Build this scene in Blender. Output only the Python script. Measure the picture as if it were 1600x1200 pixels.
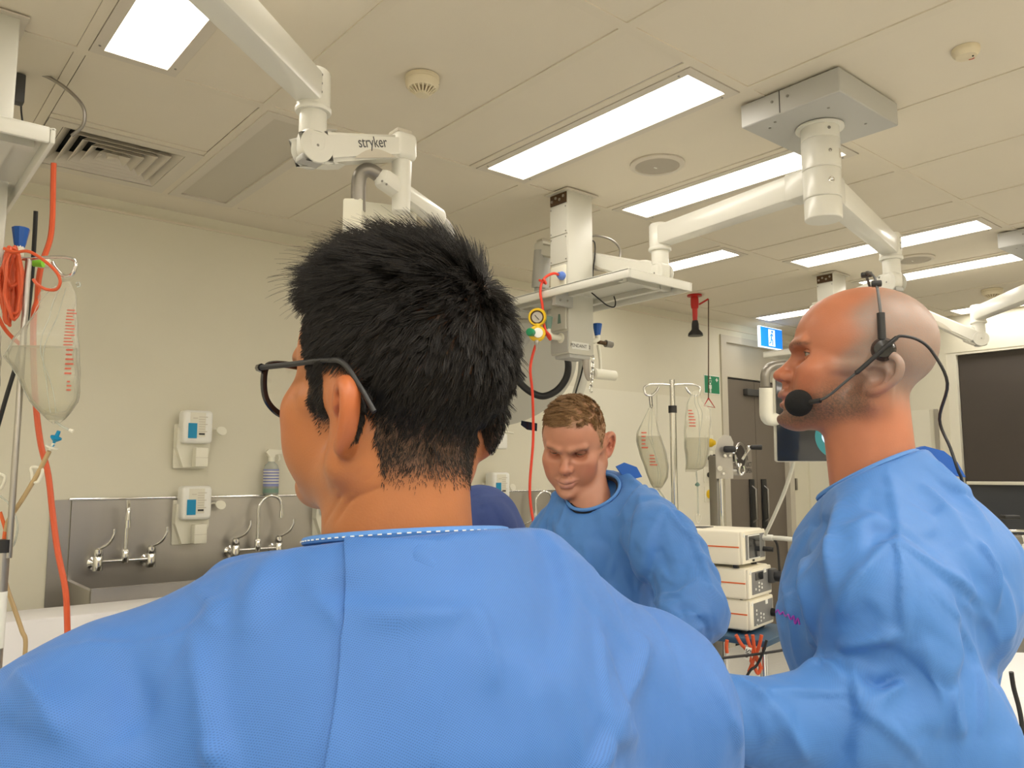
import bpy, bmesh, math, random
import numpy as np
from mathutils import Vector, Matrix
from mathutils.bvhtree import BVHTree
random.seed(7); np.random.seed(7)
SC = bpy.context.scene
for o in list(bpy.data.objects): bpy.data.objects.remove(o)
R = math.radians
# ------------------------------------------------------------------ camera, world, exposure
F = 1257.0                                   # focal length in pixels of the 1600 px frame
PITCH = math.atan(140 / F); AZ = R(50.05); CAMZ = 1.45
FWDH = Vector((math.cos(AZ), math.sin(AZ), 0)); RIGHT = Vector((math.sin(AZ), -math.cos(AZ), 0)); UP = Vector((0, 0, 1))
FWD = FWDH * math.cos(PITCH) + UP * math.sin(PITCH); UPC = -FWDH * math.sin(PITCH) + UP * math.cos(PITCH)
CPOS = Vector((0, 0, CAMZ))
cam = bpy.data.cameras.new('camera'); cam.sensor_fit = 'HORIZONTAL'; cam.sensor_width = 36; cam.lens = 36 * F / 1600
cam.clip_start = .02
co = bpy.data.objects.new('camera', cam); SC.collection.objects.link(co)
m3 = Matrix((RIGHT, UPC, -FWD)).transposed(); co.matrix_world = Matrix.Translation(CPOS) @ m3.to_4x4()
SC.camera = co
wd = bpy.data.worlds.new('world'); SC.world = wd; wd.use_nodes = True
wd.node_tree.nodes['Background'].inputs[0].default_value = (1, .93, .78, 1); wd.node_tree.nodes['Background'].inputs[1].default_value = .02
SC.view_settings.view_transform = 'Standard'; SC.view_settings.look = 'None'; SC.view_settings.exposure = 0.40; SC.view_settings.gamma = 1
SC.view_settings.use_curve_mapping = False
LAMP = 7.5                                  # strength of the ceiling light diffusers
LAMPCOL = (1, .94, .85)
SC.cycles.max_bounces = 8; SC.cycles.diffuse_bounces = 5; SC.cycles.transparent_max_bounces = 12; SC.cycles.sample_clamp_indirect = 4

def dray(px, py): return FWD * F + RIGHT * (px - 800) - UPC * (py - 600)
def at(px, py, depth): return CPOS + dray(px, py) / F * depth
def onz(px, py, z): d = dray(px, py); return CPOS + d * ((z - CAMZ) / d.z)
def ony(px, py, y): d = dray(px, py); return CPOS + d * (y / d.y)
def onx(px, py, x): d = dray(px, py); return CPOS + d * (x / d.x)

# ------------------------------------------------------------------ materials
MATS = {}
def srgb(r, g, b):
    f = lambda c: (c / 255 / 12.92) if c / 255 <= .04045 else ((c / 255 + .055) / 1.055) ** 2.4
    return (f(r), f(g), f(b))
def mat(name, col=(.8, .8, .8), rough=.5, metal=0, emit=0, noise=0, nscale=20, bump=0, bscale=150, coat=0, trans=0, alpha=1, spec=.5, stretch=None):
    m = bpy.data.materials.new(name); m.use_nodes = True; nt = m.node_tree; b = nt.nodes['Principled BSDF']
    c4 = (*col, 1)
    b.inputs['Base Color'].default_value = c4; b.inputs['Roughness'].default_value = rough; b.inputs['Metallic'].default_value = metal
    b.inputs['Coat Weight'].default_value = coat; b.inputs['Transmission Weight'].default_value = trans; b.inputs['Alpha'].default_value = alpha
    b.inputs['Specular IOR Level'].default_value = spec
    if emit: b.inputs['Emission Color'].default_value = c4; b.inputs['Emission Strength'].default_value = emit
    tc = nt.nodes.new('ShaderNodeTexCoord'); src = tc.outputs['Object']
    if stretch:
        mp = nt.nodes.new('ShaderNodeMapping'); mp.inputs['Scale'].default_value = stretch; nt.links.new(src, mp.inputs['Vector']); src = mp.outputs[0]
    if noise:
        n = nt.nodes.new('ShaderNodeTexNoise'); n.inputs['Scale'].default_value = nscale; n.inputs['Detail'].default_value = 4
        mx = nt.nodes.new('ShaderNodeMix'); mx.data_type = 'RGBA'
        mx.inputs[6].default_value = (*[c * (1 - noise) for c in col], 1); mx.inputs[7].default_value = (*[min(1, c * (1 + noise)) for c in col], 1)
        nt.links.new(src, n.inputs['Vector']); nt.links.new(n.outputs['Fac'], mx.inputs[0]); nt.links.new(mx.outputs[2], b.inputs['Base Color'])
    if bump:
        n2 = nt.nodes.new('ShaderNodeTexNoise'); n2.inputs['Scale'].default_value = bscale; n2.inputs['Detail'].default_value = 3
        bp = nt.nodes.new('ShaderNodeBump'); bp.inputs['Strength'].default_value = bump; bp.inputs['Distance'].default_value = .002
        nt.links.new(src, n2.inputs['Vector']); nt.links.new(n2.outputs['Fac'], bp.inputs['Height']); nt.links.new(bp.outputs[0], b.inputs['Normal'])
    MATS[name] = m; return m
M = MATS
mat('wall_paint', (.70, .67, .545), .55, noise=.035, nscale=3, bump=.12, bscale=90)
mat('wall_sheet', (.76, .735, .62), .32, noise=.02, nscale=2)
mat('ceiling_board', (.74, .68, .56), .85, noise=.025, nscale=4, bump=.15, bscale=260)
mat('ceiling_rail', (.72, .66, .54), .6)
mat('light_frame', (.64, .59, .50), .5)
mat('floor_vinyl', (.62, .61, .58), .45, noise=.08, nscale=30)
mat('diffuser', LAMPCOL, .5, emit=LAMP)
mat('enamel', (.61, .60, .53), .38, noise=.015, nscale=8)
mat('enamel_grey', (.48, .48, .455), .42, noise=.015, nscale=8)
mat('boom_white', (.76, .75, .68), .3, coat=.2)
mat('white_plastic', (.80, .78, .66), .35)
mat('cream_plastic', (.74, .66, .48), .45)
mat('chrome', (.75, .75, .74), .12, metal=1)
mat('steel', (.46, .44, .41), .34, metal=1, noise=.16, nscale=1.6, bump=.03, bscale=25, stretch=(3, 3, .5))
mat('dark_steel', (.30, .29, .27), .35, metal=1, noise=.1)
mat('bracket_brown', (.10, .06, .03), .5, metal=.6, noise=.4, nscale=60)
mat('grey_tube', (.30, .28, .25), .35, metal=.7)
mat('black', (.012, .012, .013), .45)
mat('black_gloss', (.010, .010, .012), .15, coat=.4)
mat('black_foam', (.006, .006, .006), 1, bump=.8, bscale=700)
mat('dark_grey', (.06, .06, .06), .5)
mat('orange_hose', (.66, .10, .03), .4)
mat('red_cord', (.75, .05, .02), .4)
mat('red_paint', (.50, .015, .010), .35)
mat('blue_knob', (.01, .10, .42), .35)
mat('teal_knob', (.16, .27, .22), .4)
mat('blue_plug', (.10, .20, .60), .3)
mat('yellow', (.80, .52, .01), .35)
mat('green', (.01, .25, .10), .4)
mat('sign_green', (.01, .22, .10), .5)
mat('sign_blue', (.005, .20, .75), .4, emit=.75)
mat('sign_white', (.75, .85, .95), .4, emit=.9)
mat('print_white', (.85, .85, .80), .5)
mat('print_black', (.03, .03, .03), .6)
mat('print_grey', (.10, .10, .10), .6)
mat('print_red', (.60, .11, .07), .6)
mat('print_blue', (.0, .26, .50), .5)
mat('print_violet', (.22, .25, .50), .5)
mat('pink_ink', (.45, .06, .50), .7)
mat('door_laminate', (.155, .130, .105), .42, noise=.05, nscale=5)
mat('door_frame', (.55, .51, .42), .45)
mat('blind_cloth', (.068, .057, .048), .9, noise=.06, nscale=3, bump=.2, bscale=900)
mat('window_dark', (.06, .065, .075), .12, spec=.6)
mat('drape_white', (.80, .79, .80), .8, bump=.2, bscale=40)
mat('device_cream', (.88, .83, .68), .4)
mat('device_panel', (.20, .20, .20), .4)
mat('screen_dark', (.02, .022, .025), .12, coat=.5)
mat('screen_lit', (.5, .65, .8), .3, emit=.6)
mat('screen_teal', (.02, .16, .17), .4, emit=.35)
mat('orange_print', (.75, .14, .03), .5)
mat('lime_cloth', (.28, .70, .05), .7)
mat('cart_blue', (.03, .08, .15), .4)
mat('cart_grey', (.50, .46, .40), .5, noise=.05)
mat('scrub_navy', (.03, .06, .22), .8, noise=.06, nscale=40, bump=.2, bscale=200)
mat('scrub_dark', (.006, .008, .016), .8)
mat('blue_tie', (.01, .10, .42), .6)
mat('tube_beige', (.50, .36, .18), .35)
mat('grille_grey', (.60, .555, .46), .6, bump=.5, bscale=900)
mat('speaker_grey', (.43, .39, .32), .6, bump=.6, bscale=1200)
mat('diffuser_white', (.66, .61, .52), .5)
mat('void', (.02, .02, .02), .9)
mat('lens', (1, 1, 1), .02, trans=1, alpha=.12)
mat('notice_film', (.25, .22, .185), .35)
mat('wood_strip', (.5, .4, .26), .5)
def film(name, col, opacity, rough=.15):
    m = mat(name, col, rough); nt = m.node_tree; b = nt.nodes['Principled BSDF']; out = nt.nodes['Material Output']
    t = nt.nodes.new('ShaderNodeBsdfTransparent'); mx = nt.nodes.new('ShaderNodeMixShader'); t.inputs[0].default_value = (.96, .95, .9, 1)
    fr = nt.nodes.new('ShaderNodeFresnel'); fr.inputs[0].default_value = 1.4
    mr = nt.nodes.new('ShaderNodeMapRange'); mr.inputs['To Min'].default_value = opacity; mr.inputs['To Max'].default_value = min(1, opacity + .6)
    nt.links.new(fr.outputs[0], mr.inputs['Value']); nt.links.new(mr.outputs[0], mx.inputs[0])
    nt.links.new(t.outputs[0], mx.inputs[1]); nt.links.new(b.outputs[0], mx.inputs[2]); nt.links.new(mx.outputs[0], out.inputs[0]); return m
film('bag_film', (.88, .87, .80), .24); film('bag_fluid', (.62, .60, .44), .30); film('clear_bottle', (.75, .8, .75), .35)

# ------------------------------------------------------------------ mesh helpers
def link(o): SC.collection.objects.link(o); return o
def frame(z, x=None):
    z = Vector(z).normalized(); x = Vector(x) if x is not None else (Vector((0, 0, 1)) if abs(z.z) < .95 else Vector((1, 0, 0)))
    y = z.cross(x).normalized(); x = y.cross(z).normalized(); return Matrix((x, y, z)).transposed()
def spline(pts, n=8, closed=False):
    P = [Vector(p) for p in pts]
    if len(P) < 3 and not closed: return P
    out = []; L = len(P)
    for i in range(L if closed else L - 1):
        g = (lambda k: P[k % L]) if closed else (lambda k: P[max(0, min(L - 1, k))])
        a, b, c, d = g(i - 1), g(i), g(i + 1), g(i + 2)
        for k in range(n):
            t = k / n; out.append(.5 * (2 * b + (c - a) * t + (2 * a - 5 * b + 4 * c - d) * t * t + (3 * b - a - 3 * c + d) * t ** 3))
    if not closed: out.append(P[-1])
    return out
class MB:
    def __init__(s): s.v = []; s.f = []; s.bev = None
    def add(s, vs, fs): n = len(s.v); s.v += [Vector(v) for v in vs]; s.f += [[i + n for i in f] for f in fs]; return s
    def box(s, c, size, rot=None, taper=1):
        c = Vector(c); h = Vector(size) / 2; rot = rot or Matrix.Identity(3)
        vs = [c + rot @ Vector((h.x * sx * (taper if sz > 0 else 1), h.y * sy * (taper if sz > 0 else 1), h.z * sz)) for sz in (-1, 1) for sx, sy in ((-1, -1), (1, -1), (1, 1), (-1, 1))]
        return s.add(vs, [[3, 2, 1, 0], [4, 5, 6, 7], [0, 1, 5, 4], [1, 2, 6, 5], [2, 3, 7, 6], [3, 0, 4, 7]])
    def bx(s, a, b): a = Vector(a); b = Vector(b); return s.box((a + b) / 2, [abs(t) for t in b - a])
    def rbox(s, c, size, r=.004, rot=None, seg=2):
        bm = bmesh.new(); bmesh.ops.create_cube(bm, size=1); bmesh.ops.scale(bm, vec=size, verts=bm.verts)
        bmesh.ops.bevel(bm, geom=bm.edges[:], offset=min(r, min(size) * .45), segments=seg, affect='EDGES', profile=.5)
        rot = rot or Matrix.Identity(3); c = Vector(c); bm.verts.ensure_lookup_table()
        s.add([c + rot @ v.co for v in bm.verts], [[v.index for v in f.verts] for f in bm.faces]); bm.free(); return s
    def beam(s, a, b, w, h, r=.01, up=(0, 0, 1), w2=None, h2=None):
        a = Vector(a); b = Vector(b); x = (b - a).normalized(); y = Vector(up).cross(x).normalized(); z = x.cross(y)
        n = len(s.v); s.rbox((a + b) / 2, ((b - a).length, w, h), r, Matrix((x, y, z)).transposed())
        if w2 or h2:
            c = (a + b) / 2; L = (b - a).length
            for i in range(n, len(s.v)):
                d = s.v[i] - c; t = d.dot(x) / L + .5; s.v[i] = c + x * d.dot(x) + y * d.dot(y) * (1 + t * ((w2 or w) / w - 1)) + z * d.dot(z) * (1 + t * ((h2 or h) / h - 1))
        return s
    def lathe(s, prof, o, axis=(0, 0, 1), seg=24, x=None):
        fr = frame(axis, x); o = Vector(o); vs = []; fs = []; n = len(prof)
        for r, h in prof:
            for k in range(seg): a = 2 * math.pi * k / seg; vs.append(o + fr @ Vector((r * math.cos(a), r * math.sin(a), h)))
        for i in range(n - 1):
            for k in range(seg): fs.append([i * seg + k, i * seg + (k + 1) % seg, (i + 1) * seg + (k + 1) % seg, (i + 1) * seg + k])
        if prof[0][0] > 1e-5: fs.append(list(range(seg))[::-1])
        if prof[-1][0] > 1e-5: fs.append([(n - 1) * seg + k for k in range(seg)])
        return s.add(vs, fs)
    def cyl(s, a, b, r, r2=None, seg=20, ch=0):
        a = Vector(a); b = Vector(b); L = (b - a).length; r2 = r if r2 is None else r2
        pr = [(r, 0), (r2, L)] if not ch else [(r - ch, 0), (r, ch), (r2, L - ch), (r2 - ch, L)]
        return s.lathe(pr, a, b - a, seg)
    def tube(s, pts, r, seg=10, n=8, closed=False, flat=1, smooth=True):
        P = spline(pts, n, closed) if smooth else [Vector(p) for p in pts]; L = len(P); vs = []; fs = []; prev = None
        for i in range(L):
            t = (P[(i + 1) % L] - P[i - 1]) if closed else (P[min(i + 1, L - 1)] - P[max(i - 1, 0)])
            t.normalize()
            if prev is None: fr = frame(t); prev = fr.col[0].copy()
            x = (prev - t * prev.dot(t)).normalized(); y = t.cross(x); prev = x
            rr = r(i / (L - 1)) if callable(r) else r
            for k in range(seg): a = 2 * math.pi * k / seg; vs.append(P[i] + x * rr * math.cos(a) + y * rr * flat * math.sin(a))
        for i in range(L if closed else L - 1):
            for k in range(seg): fs.append([i * seg + k, i * seg + (k + 1) % seg, ((i + 1) % L) * seg + (k + 1) % seg, ((i + 1) % L) * seg + k])
        if not closed: fs += [list(range(seg))[::-1], [(L - 1) * seg + k for k in range(seg)]]
        return s.add(vs, fs)
    def prism(s, poly, fr, o, d):
        o = Vector(o); n = len(poly); vs = [o + fr @ Vector((x, y, 0)) for x, y in poly] + [o + fr @ Vector((x, y, d)) for x, y in poly]
        return s.add(vs, [list(range(n))[::-1], list(range(n, 2 * n))] + [[i, (i + 1) % n, n + (i + 1) % n, n + i] for i in range(n)])
    def sphere(s, c, r, sc=(1, 1, 1), seg=20, rot=None):
        c = Vector(c); rot = rot or Matrix.Identity(3); vs = []; fs = []; rings = seg // 2
        vs.append(c + rot @ Vector((0, 0, r * sc[2])))
        for i in range(1, rings):
            p = math.pi * i / rings
            for k in range(seg): a = 2 * math.pi * k / seg; vs.append(c + rot @ Vector((r * sc[0] * math.sin(p) * math.cos(a), r * sc[1] * math.sin(p) * math.sin(a), r * sc[2] * math.cos(p))))
        vs.append(c + rot @ Vector((0, 0, -r * sc[2]))); last = len(vs) - 1
        for k in range(seg): fs += [[0, 1 + k, 1 + (k + 1) % seg], [last, last - seg + (k + 1) % seg, last - seg + k]]
        for i in range(rings - 2):
            for k in range(seg): fs.append([1 + i * seg + k, 1 + (i + 1) * seg + k, 1 + (i + 1) * seg + (k + 1) % seg, 1 + i * seg + (k + 1) % seg])
        return s.add(vs, fs)
    def gridframe(s, xs, ys, holes, fr, o, d):
        # slab from a grid of cells with some left out; all cells share vertices so it is one connected piece
        o = Vector(o); nx = len(xs); ny = len(ys); vs = []; fs = []
        for k in (0, d):
            for y in ys:
                for x in xs: vs.append(o + fr @ Vector((x, y, k)))
        I = lambda i, j, k: k * nx * ny + j * nx + i
        full = lambda i, j: 0 <= i < nx - 1 and 0 <= j < ny - 1 and (i, j) not in holes
        for i in range(nx - 1):
            for j in range(ny - 1):
                if not full(i, j): continue
                fs += [[I(i, j, 0), I(i, j + 1, 0), I(i + 1, j + 1, 0), I(i + 1, j, 0)], [I(i, j, 1), I(i + 1, j, 1), I(i + 1, j + 1, 1), I(i, j + 1, 1)]]
                for (a, b, di, dj) in (((i, j), (i + 1, j), 0, -1), ((i + 1, j), (i + 1, j + 1), 1, 0), ((i + 1, j + 1), (i, j + 1), 0, 1), ((i, j + 1), (i, j), -1, 0)):
                    if not full(i + di, j + dj): fs.append([I(*a, 0), I(*b, 0), I(*b, 1), I(*a, 1)])
        return s.add(vs, fs)
    def mesh(s, name, smooth=40):
        me = bpy.data.meshes.new(name); me.from_pydata([tuple(v) for v in s.v], [], s.f); me.validate()
        bm = bmesh.new(); bm.from_mesh(me); bmesh.ops.recalc_face_normals(bm, faces=bm.faces)
        for f in bm.faces: f.smooth = bool(smooth)
        if smooth:
            for e in bm.edges:
                if len(e.link_faces) == 2 and e.calc_face_angle(0) > R(smooth): e.smooth = False
        bm.to_mesh(me); bm.free(); return me
    def build(s, name, m, parent=None, smooth=40): return put(name, s.mesh(name, smooth), m, parent)
def put(name, me, m, parent=None):
    o = link(bpy.data.objects.new(name, me))
    if m: me.materials.append(M[m] if isinstance(m, str) else m)
    if parent is not None:
        o.parent = parent; t = Matrix.Translation(-parent.location) if parent.type == 'EMPTY' else Matrix.Identity(4)
        o.matrix_parent_inverse = t
    return o
def thing(name, label, cat, loc=(0, 0, 0), group=None):
    o = link(bpy.data.objects.new(name, None)); o.location = loc; o.empty_display_size = .05; return tag(o, label, cat, group)
def tag(o, label, cat, group=None):
    o['label'] = label; o['category'] = cat
    if group: o['group'] = group
    return o
def struct(name, mb, m, parent=None, smooth=40):
    o = mb.build(name, m, parent, smooth)
    if parent is None: o['kind'] = 'structure'
    return o
def dup(root, d, label=None, group=None):
    r = root.copy(); link(r); r.location = root.location + Vector(d)
    if label: r['label'] = label
    if group: r['group'] = group
    def rec(src, dst):
        for ch in list(src.children):
            c = ch.copy(); link(c); c.parent = dst; rec(ch, c)
    rec(root, r); return r
def text(name, body, size, o, x, y, m, parent, depth=.0006, align='CENTER', sx=1, font=None):
    c = bpy.data.curves.new(name, 'FONT'); c.body = body; c.size = size; c.extrude = depth; c.align_x = align; c.align_y = 'CENTER'; c.space_line = .95
    x = Vector(x).normalized(); y = Vector(y).normalized(); z = x.cross(y).normalized(); y = z.cross(x)
    tmp = bpy.data.objects.new(name, c); SC.collection.objects.link(tmp)
    me = bpy.data.meshes.new_from_object(tmp.evaluated_get(bpy.context.evaluated_depsgraph_get()))
    bpy.data.objects.remove(tmp)
    mw = Matrix.Translation(Vector(o)) @ Matrix((x * sx, y, z)).transposed().to_4x4(); me.transform(mw)
    return put(name, me, m, parent)
# ------------------------------------------------------------------ room shell
CE = 2.78; WL = 4.16; XF = 7.22; XB = -2.6; YR = -3.4
struct('floor', MB().bx((XB, YR, -.05), (XF, WL, 0)), 'floor_vinyl')
ceiling = struct('ceiling', MB().bx((XB, YR, CE + .12), (XF, WL, CE + .2)), 'void')
mA = Matrix(((1, 0, 0), (0, 0, -1), (0, 1, 0)))            # local x -> X, y -> Z, z -> -Y
DX0, DX1, DZ = 5.86, 6.94, 2.65
wall_left = struct('wall_left', MB().prism([(XB, 0), (DX0, 0), (DX0, DZ), (DX1, DZ), (DX1, 0), (XF, 0), (XF, CE + .12), (XB, CE + .12)], mA, (0, WL + .12, 0), .12), 'wall_paint', smooth=0)
fr_far = Matrix(((0, 0, -1), (1, 0, 0), (0, 1, 0)))         # local x -> Y, y -> Z, z -> -X
WY0, WY1, WZ0, WZ1 = .6, 2.84, .90, 2.47
wall_far = struct('wall_far', MB().gridframe([YR, WY0, WY1, WL], [0, WZ0, WZ1, CE + .12], {(1, 1)}, fr_far, (XF + .14, 0, 0), .14), 'wall_paint', smooth=0)
struct('wall_right', MB().bx((XB, YR - .1, 0), (XF, YR, CE + .12)), 'wall_paint')
struct('wall_back', MB().bx((XB - .1, YR, 0), (XB, WL, CE + .12)), 'wall_paint')
def sheet(a, b, parent): return MB().bx(a, b).build('wall_sheet', 'wall_sheet', parent, 0)
for x0, x1 in ((3.86, 4.985), (4.99, 5.70)): sheet((x0, WL - .004, .02), (x1, WL - .0005, 2.08), wall_left)
sheet((XF - .004, 3.0, .02), (XF - .0005, WL - .02, 2.0), wall_far)
MB().bx((XF - .02, 2.93, .02), (XF - .0005, 2.96, 2.0)).build('corner_strip', 'steel', wall_far, 0)
struct('trim_1', MB().bx((XB, WL - .012, CE - .066), (XF, WL - .001, CE - .056)), 'ceiling_rail', smooth=0)
struct('baseboard_left', MB().bx((XB, WL - .012, 0), (5.82, WL - .001, .12)), 'door_laminate', smooth=0)
# -- ceiling boards and rails
BANDS = {0: (.33, 1.53, [-.72, -.1, .51, 1.12, 1.73, 2.35, 2.93, 3.53, 4.15, 4.78, 5.38, 5.99, 6.60, 7.21], ()),
         1: (1.53, 2.73, [-.72, -.1, .505, .805, 1.115, 1.735, 2.045, 2.36, 2.91, 3.21, 3.53, 4.15, 4.475, 4.795, 5.345, 5.655, 6.25, 6.875, 7.21], (2, 6, 8, 12, 14, 17)),
         2: (2.73, 3.93, [-.72, -.1, .505, 1.115, 1.45, 1.755, 2.36, 2.91, 3.53, 3.92, 4.205, 4.785, 5.35, 5.92, 6.23, 6.8, 7.21], (2, 3, 9, 13)),
         3: (-.87, .33, [.505, .815, 1.12, 1.73, 2.045, 2.36, 2.93, 3.53, 4.15, 4.475, 4.795, 5.38, 5.99, 6.60, 7.21], ())}
def board(x0, x1, y0, y1):
    dz = random.uniform(0, .0015); g = .003
    return MB().bx((x0 + g, y0 + g, CE + .004 + dz), (x1 - g, y1 - g, CE + .02)).build('ceiling_board', 'ceiling_board', ceiling, 0)
lamps = []
for b, (y0, y1, xs, skip) in BANDS.items():
    for i in range(len(xs) - 1):
        if i in skip:
            if b == 1 or (b == 2 and i in (9, 13)): lamps.append((xs[i], xs[i + 1], y0, y1))
            continue
        board(xs[i] + .014, xs[i + 1] - .014, y0 + .014, y1 - .014)
        if i and (i - 1) not in skip: MB().bx((xs[i] - .019, y0 + .019, CE), (xs[i] + .019, y1 - .019, CE + .005)).build('ceiling_rail', 'ceiling_rail', ceiling, 0)
    for x in sorted({xs[i + e] for i in skip for e in (0, 1)}): MB().bx((x - .016, y0 + .019, CE), (x + .016, y1 - .019, CE + .005)).build('ceiling_rail', 'ceiling_rail', ceiling, 0)
board(.522, 1.1, 2.748, 3.292)
MB().bx((.524, 3.29, CE), (1.096, 3.328, CE + .005)).build('ceiling_rail', 'ceiling_rail', ceiling, 0)
for y in (.33, 1.53, 2.73, 3.93): MB().bx((XB, y - .019, CE), (XF, y + .019, CE + .0052)).build('ceiling_rail', 'ceiling_rail', ceiling, 0)
MB().bx((XB, 3.95, CE), (XF, WL, CE + .02)).build('ceiling_margin', 'ceiling_board', ceiling, 0)
MB().bx((XB, YR, CE), (XF, -.9, CE + .02)).build('ceiling_margin', 'ceiling_board', ceiling, 0)
MB().bx((XB, -.9, CE), (.5, .31, CE + .02)).build('ceiling_margin', 'ceiling_board', ceiling, 0)
MB().bx((XB, .31, CE), (-.72, 3.95, CE + .02)).build('ceiling_margin', 'ceiling_board', ceiling, 0)
# -- recessed lights
def lamp(x0, x1, y0, y1, label, dz=0):
    CE = globals()['CE'] + dz
    cx, cy = (x0 + x1) / 2, (y0 + y1) / 2; x0 += .018; x1 -= .018; y0 += .022; y1 -= .022
    t = thing('ceiling_light', label, 'ceiling light', (cx, cy, CE), 'recessed ceiling lights')
    w = .036
    MB().gridframe([x0, x0 + w, x1 - w, x1], [y0, y0 + w, y1 - w, y1], {(1, 1)}, Matrix.Identity(3), (0, 0, CE - .003), .022).build('light_frame', 'light_frame', t, 0)
    MB().bx((x0 + w - .002, y0 + w - .002, CE + .004), (x1 - w + .002, y1 - w + .002, CE + .012)).build('diffuser', 'diffuser', t, 0)
    for sx in (x0 + .018, x1 - .018):
        for sy in (y0 + .06, y1 - .06): MB().cyl((sx, sy, CE - .005), (sx, sy, CE - .002), .004, seg=8).build('screw', 'dark_steel', t)
names = ['ceiling light nearest the wall diffuser, beside the white boom arm', 'long ceiling light in front of the round ceiling speaker', 'ceiling light partly hidden by the white boom ceiling box', 'ceiling light behind the bald man and boom arm elbow, before the far round speaker', 'ceiling light running above the bald head to the far ceiling box', 'farthest ceiling light beside the far spring arm', 'short ceiling light between middle pendant and boom arm', 'ceiling light just above the blue exit sign']
for k, l in enumerate(lamps): lamp(*l, names[k])
FILL_LAMPS = [(x, -.5) for x in (-1.9, -.9, .2, 1.3, 2.4, 3.6, 4.9, 6.2)] + [(x, -2.3) for x in (-1.5, 0, 1.5, 3, 4.5)] + [(-1.6, 1.1), (-1.6, 3.0)]  # extra lamps added out of view to brighten the walls and people's backs
ORD = ('first', 'second', 'third', 'fourth', 'fifth', 'sixth', 'seventh', 'eighth')
for k, (x, y) in enumerate(FILL_LAMPS): lamp(x - .3, x + .3, y - .6, y + .6, f'wide fill light added out of view behind the viewer, {ORD[k if k < 8 else k - 8 if k < 13 else k - 13]} of the ' + ('nearer row' if k < 8 else 'farther row' if k < 13 else 'pair by the back wall'), -.03)
# -- air diffuser
t = thing('air_diffuser', 'square white louvred air diffuser in the ceiling near the left wall', 'air vent', (.81, 3.61, CE))
S = [.5, .45, .385, .32, .255, .19, .125]
def ring(h0, z0, h1, z1, th=.004):
    mb = MB(); vs = []
    for h, z in ((h0, z0), (h1, z1), (h1 - th, z1), (h0 - th, z0)):
        vs += [(.81 + h * sx, 3.61 + h * sy, z) for sx, sy in ((-1, -1), (1, -1), (1, 1), (-1, 1))]
    fs = [[a * 4 + k, a * 4 + (k + 1) % 4, ((a + 1) % 4) * 4 + (k + 1) % 4, ((a + 1) % 4) * 4 + k] for a in range(4) for k in range(4)]
    return mb.add(vs, fs)
MB().gridframe([.525, .58, 1.04, 1.1], [3.33, 3.385, 3.85, 3.91], {(1, 1)}, Matrix.Identity(3), (0, 0, CE - .004), .02).build('vent_frame', 'diffuser_white', t, 0)
for k in range(5): ring(.228 - k * .042, CE - .004, .186 - k * .042, CE + .04).build('louvre', 'diffuser_white', t, 0)
MB().bx((.79, 3.59, CE - .003), (.83, 3.63, CE + .02)).build('centre_cap', 'diffuser_white', t, 0)
MB().bx((.54, 3.34, CE + .07), (1.09, 3.9, CE + .11)).build('plenum', 'void', t, 0)
# -- return grille
t = thing('return_air_grille', 'long framed grey return air grille panel in the ceiling', 'air vent', (1.28, 3.33, CE))
MB().gridframe([1.13, 1.175, 1.39, 1.435], [2.75, 2.795, 3.865, 3.91], {(1, 1)}, Matrix.Identity(3), (0, 0, CE - .004), .02).build('grille_frame', 'diffuser_white', t, 0)
MB().bx((1.17, 2.79, CE + .004), (1.395, 3.87, CE + .012)).build('grille_panel', 'grille_grey', t, 0)
# -- smoke detectors, speakers
def smoke(x, y, label, r=.058):
    t = thing('smoke_detector', label, 'smoke detector', (x, y, CE)); z = CE
    MB().lathe([(r * .9, 0), (r, -.002), (r, -.012), (r * .97, -.014), (r * .97, -.016), (r, -.018), (r * .96, -.034), (r * .82, -.044)], (x, y, z + .004), (0, 0, 1), 32).build('detector_base', 'cream_plastic', t)
    for k in range(18):
        a = k * math.pi / 9; d = Vector((math.cos(a), math.sin(a), 0)); c = Vector((x, y, z))
        MB().beam(c + d * r * .80 + UP * -.038, c + d * r * .38 + UP * -.058, .006, .004, .001).build('rib', 'cream_plastic', t, 0)
    MB().lathe([(r * .72, -.036), (r * .34, -.05)], (x, y, z), (0, 0, 1), 24).build('sensor_cone', 'wood_strip', t)
    MB().lathe([(r * .42, -.054), (r * .40, -.062), (0, -.0625)], (x, y, z), (0, 0, 1), 24).build('detector_cap', 'cream_plastic', t)
    MB().sphere((x + r * .7, y - r * .62, z - .024), .003, seg=8).build('indicator_light', 'black', t)
p = onz(660, 122, CE); smoke(p.x, p.y, 'cream smoke detector with slotted dome, nearest over the dark-haired man')
p = onz(1550, 453, CE); smoke(p.x, p.y, 'far cream smoke detector beside the far spring arm', .07)
p = onz(1509, 78, CE); t = thing('smoke_sensor', 'flat cream disc sensor with red flash mark, beside the boom ceiling box', 'smoke detector', (p.x, p.y, CE))
MB().lathe([(.040, .004), (.041, -.004), (.038, -.014), (.030, -.024), (0, -.026)], (p.x, p.y, CE), (0, 0, 1), 32).build('detector_base', 'cream_plastic', t)
for k in range(2):
    MB().tube([(p.x + .014 + .008 * math.cos(a) + k * .007, p.y - .008 + .010 * math.sin(a), CE - .0262 + .003 * k) for a in (-.9, -.3, .3, .9)], .0012, 6).build('flash_mark', 'print_red', t)
MB().sphere((p.x + .004, p.y - .018, CE - .0255), .003, seg=8).build('indicator_light', 'black', t)
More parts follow.
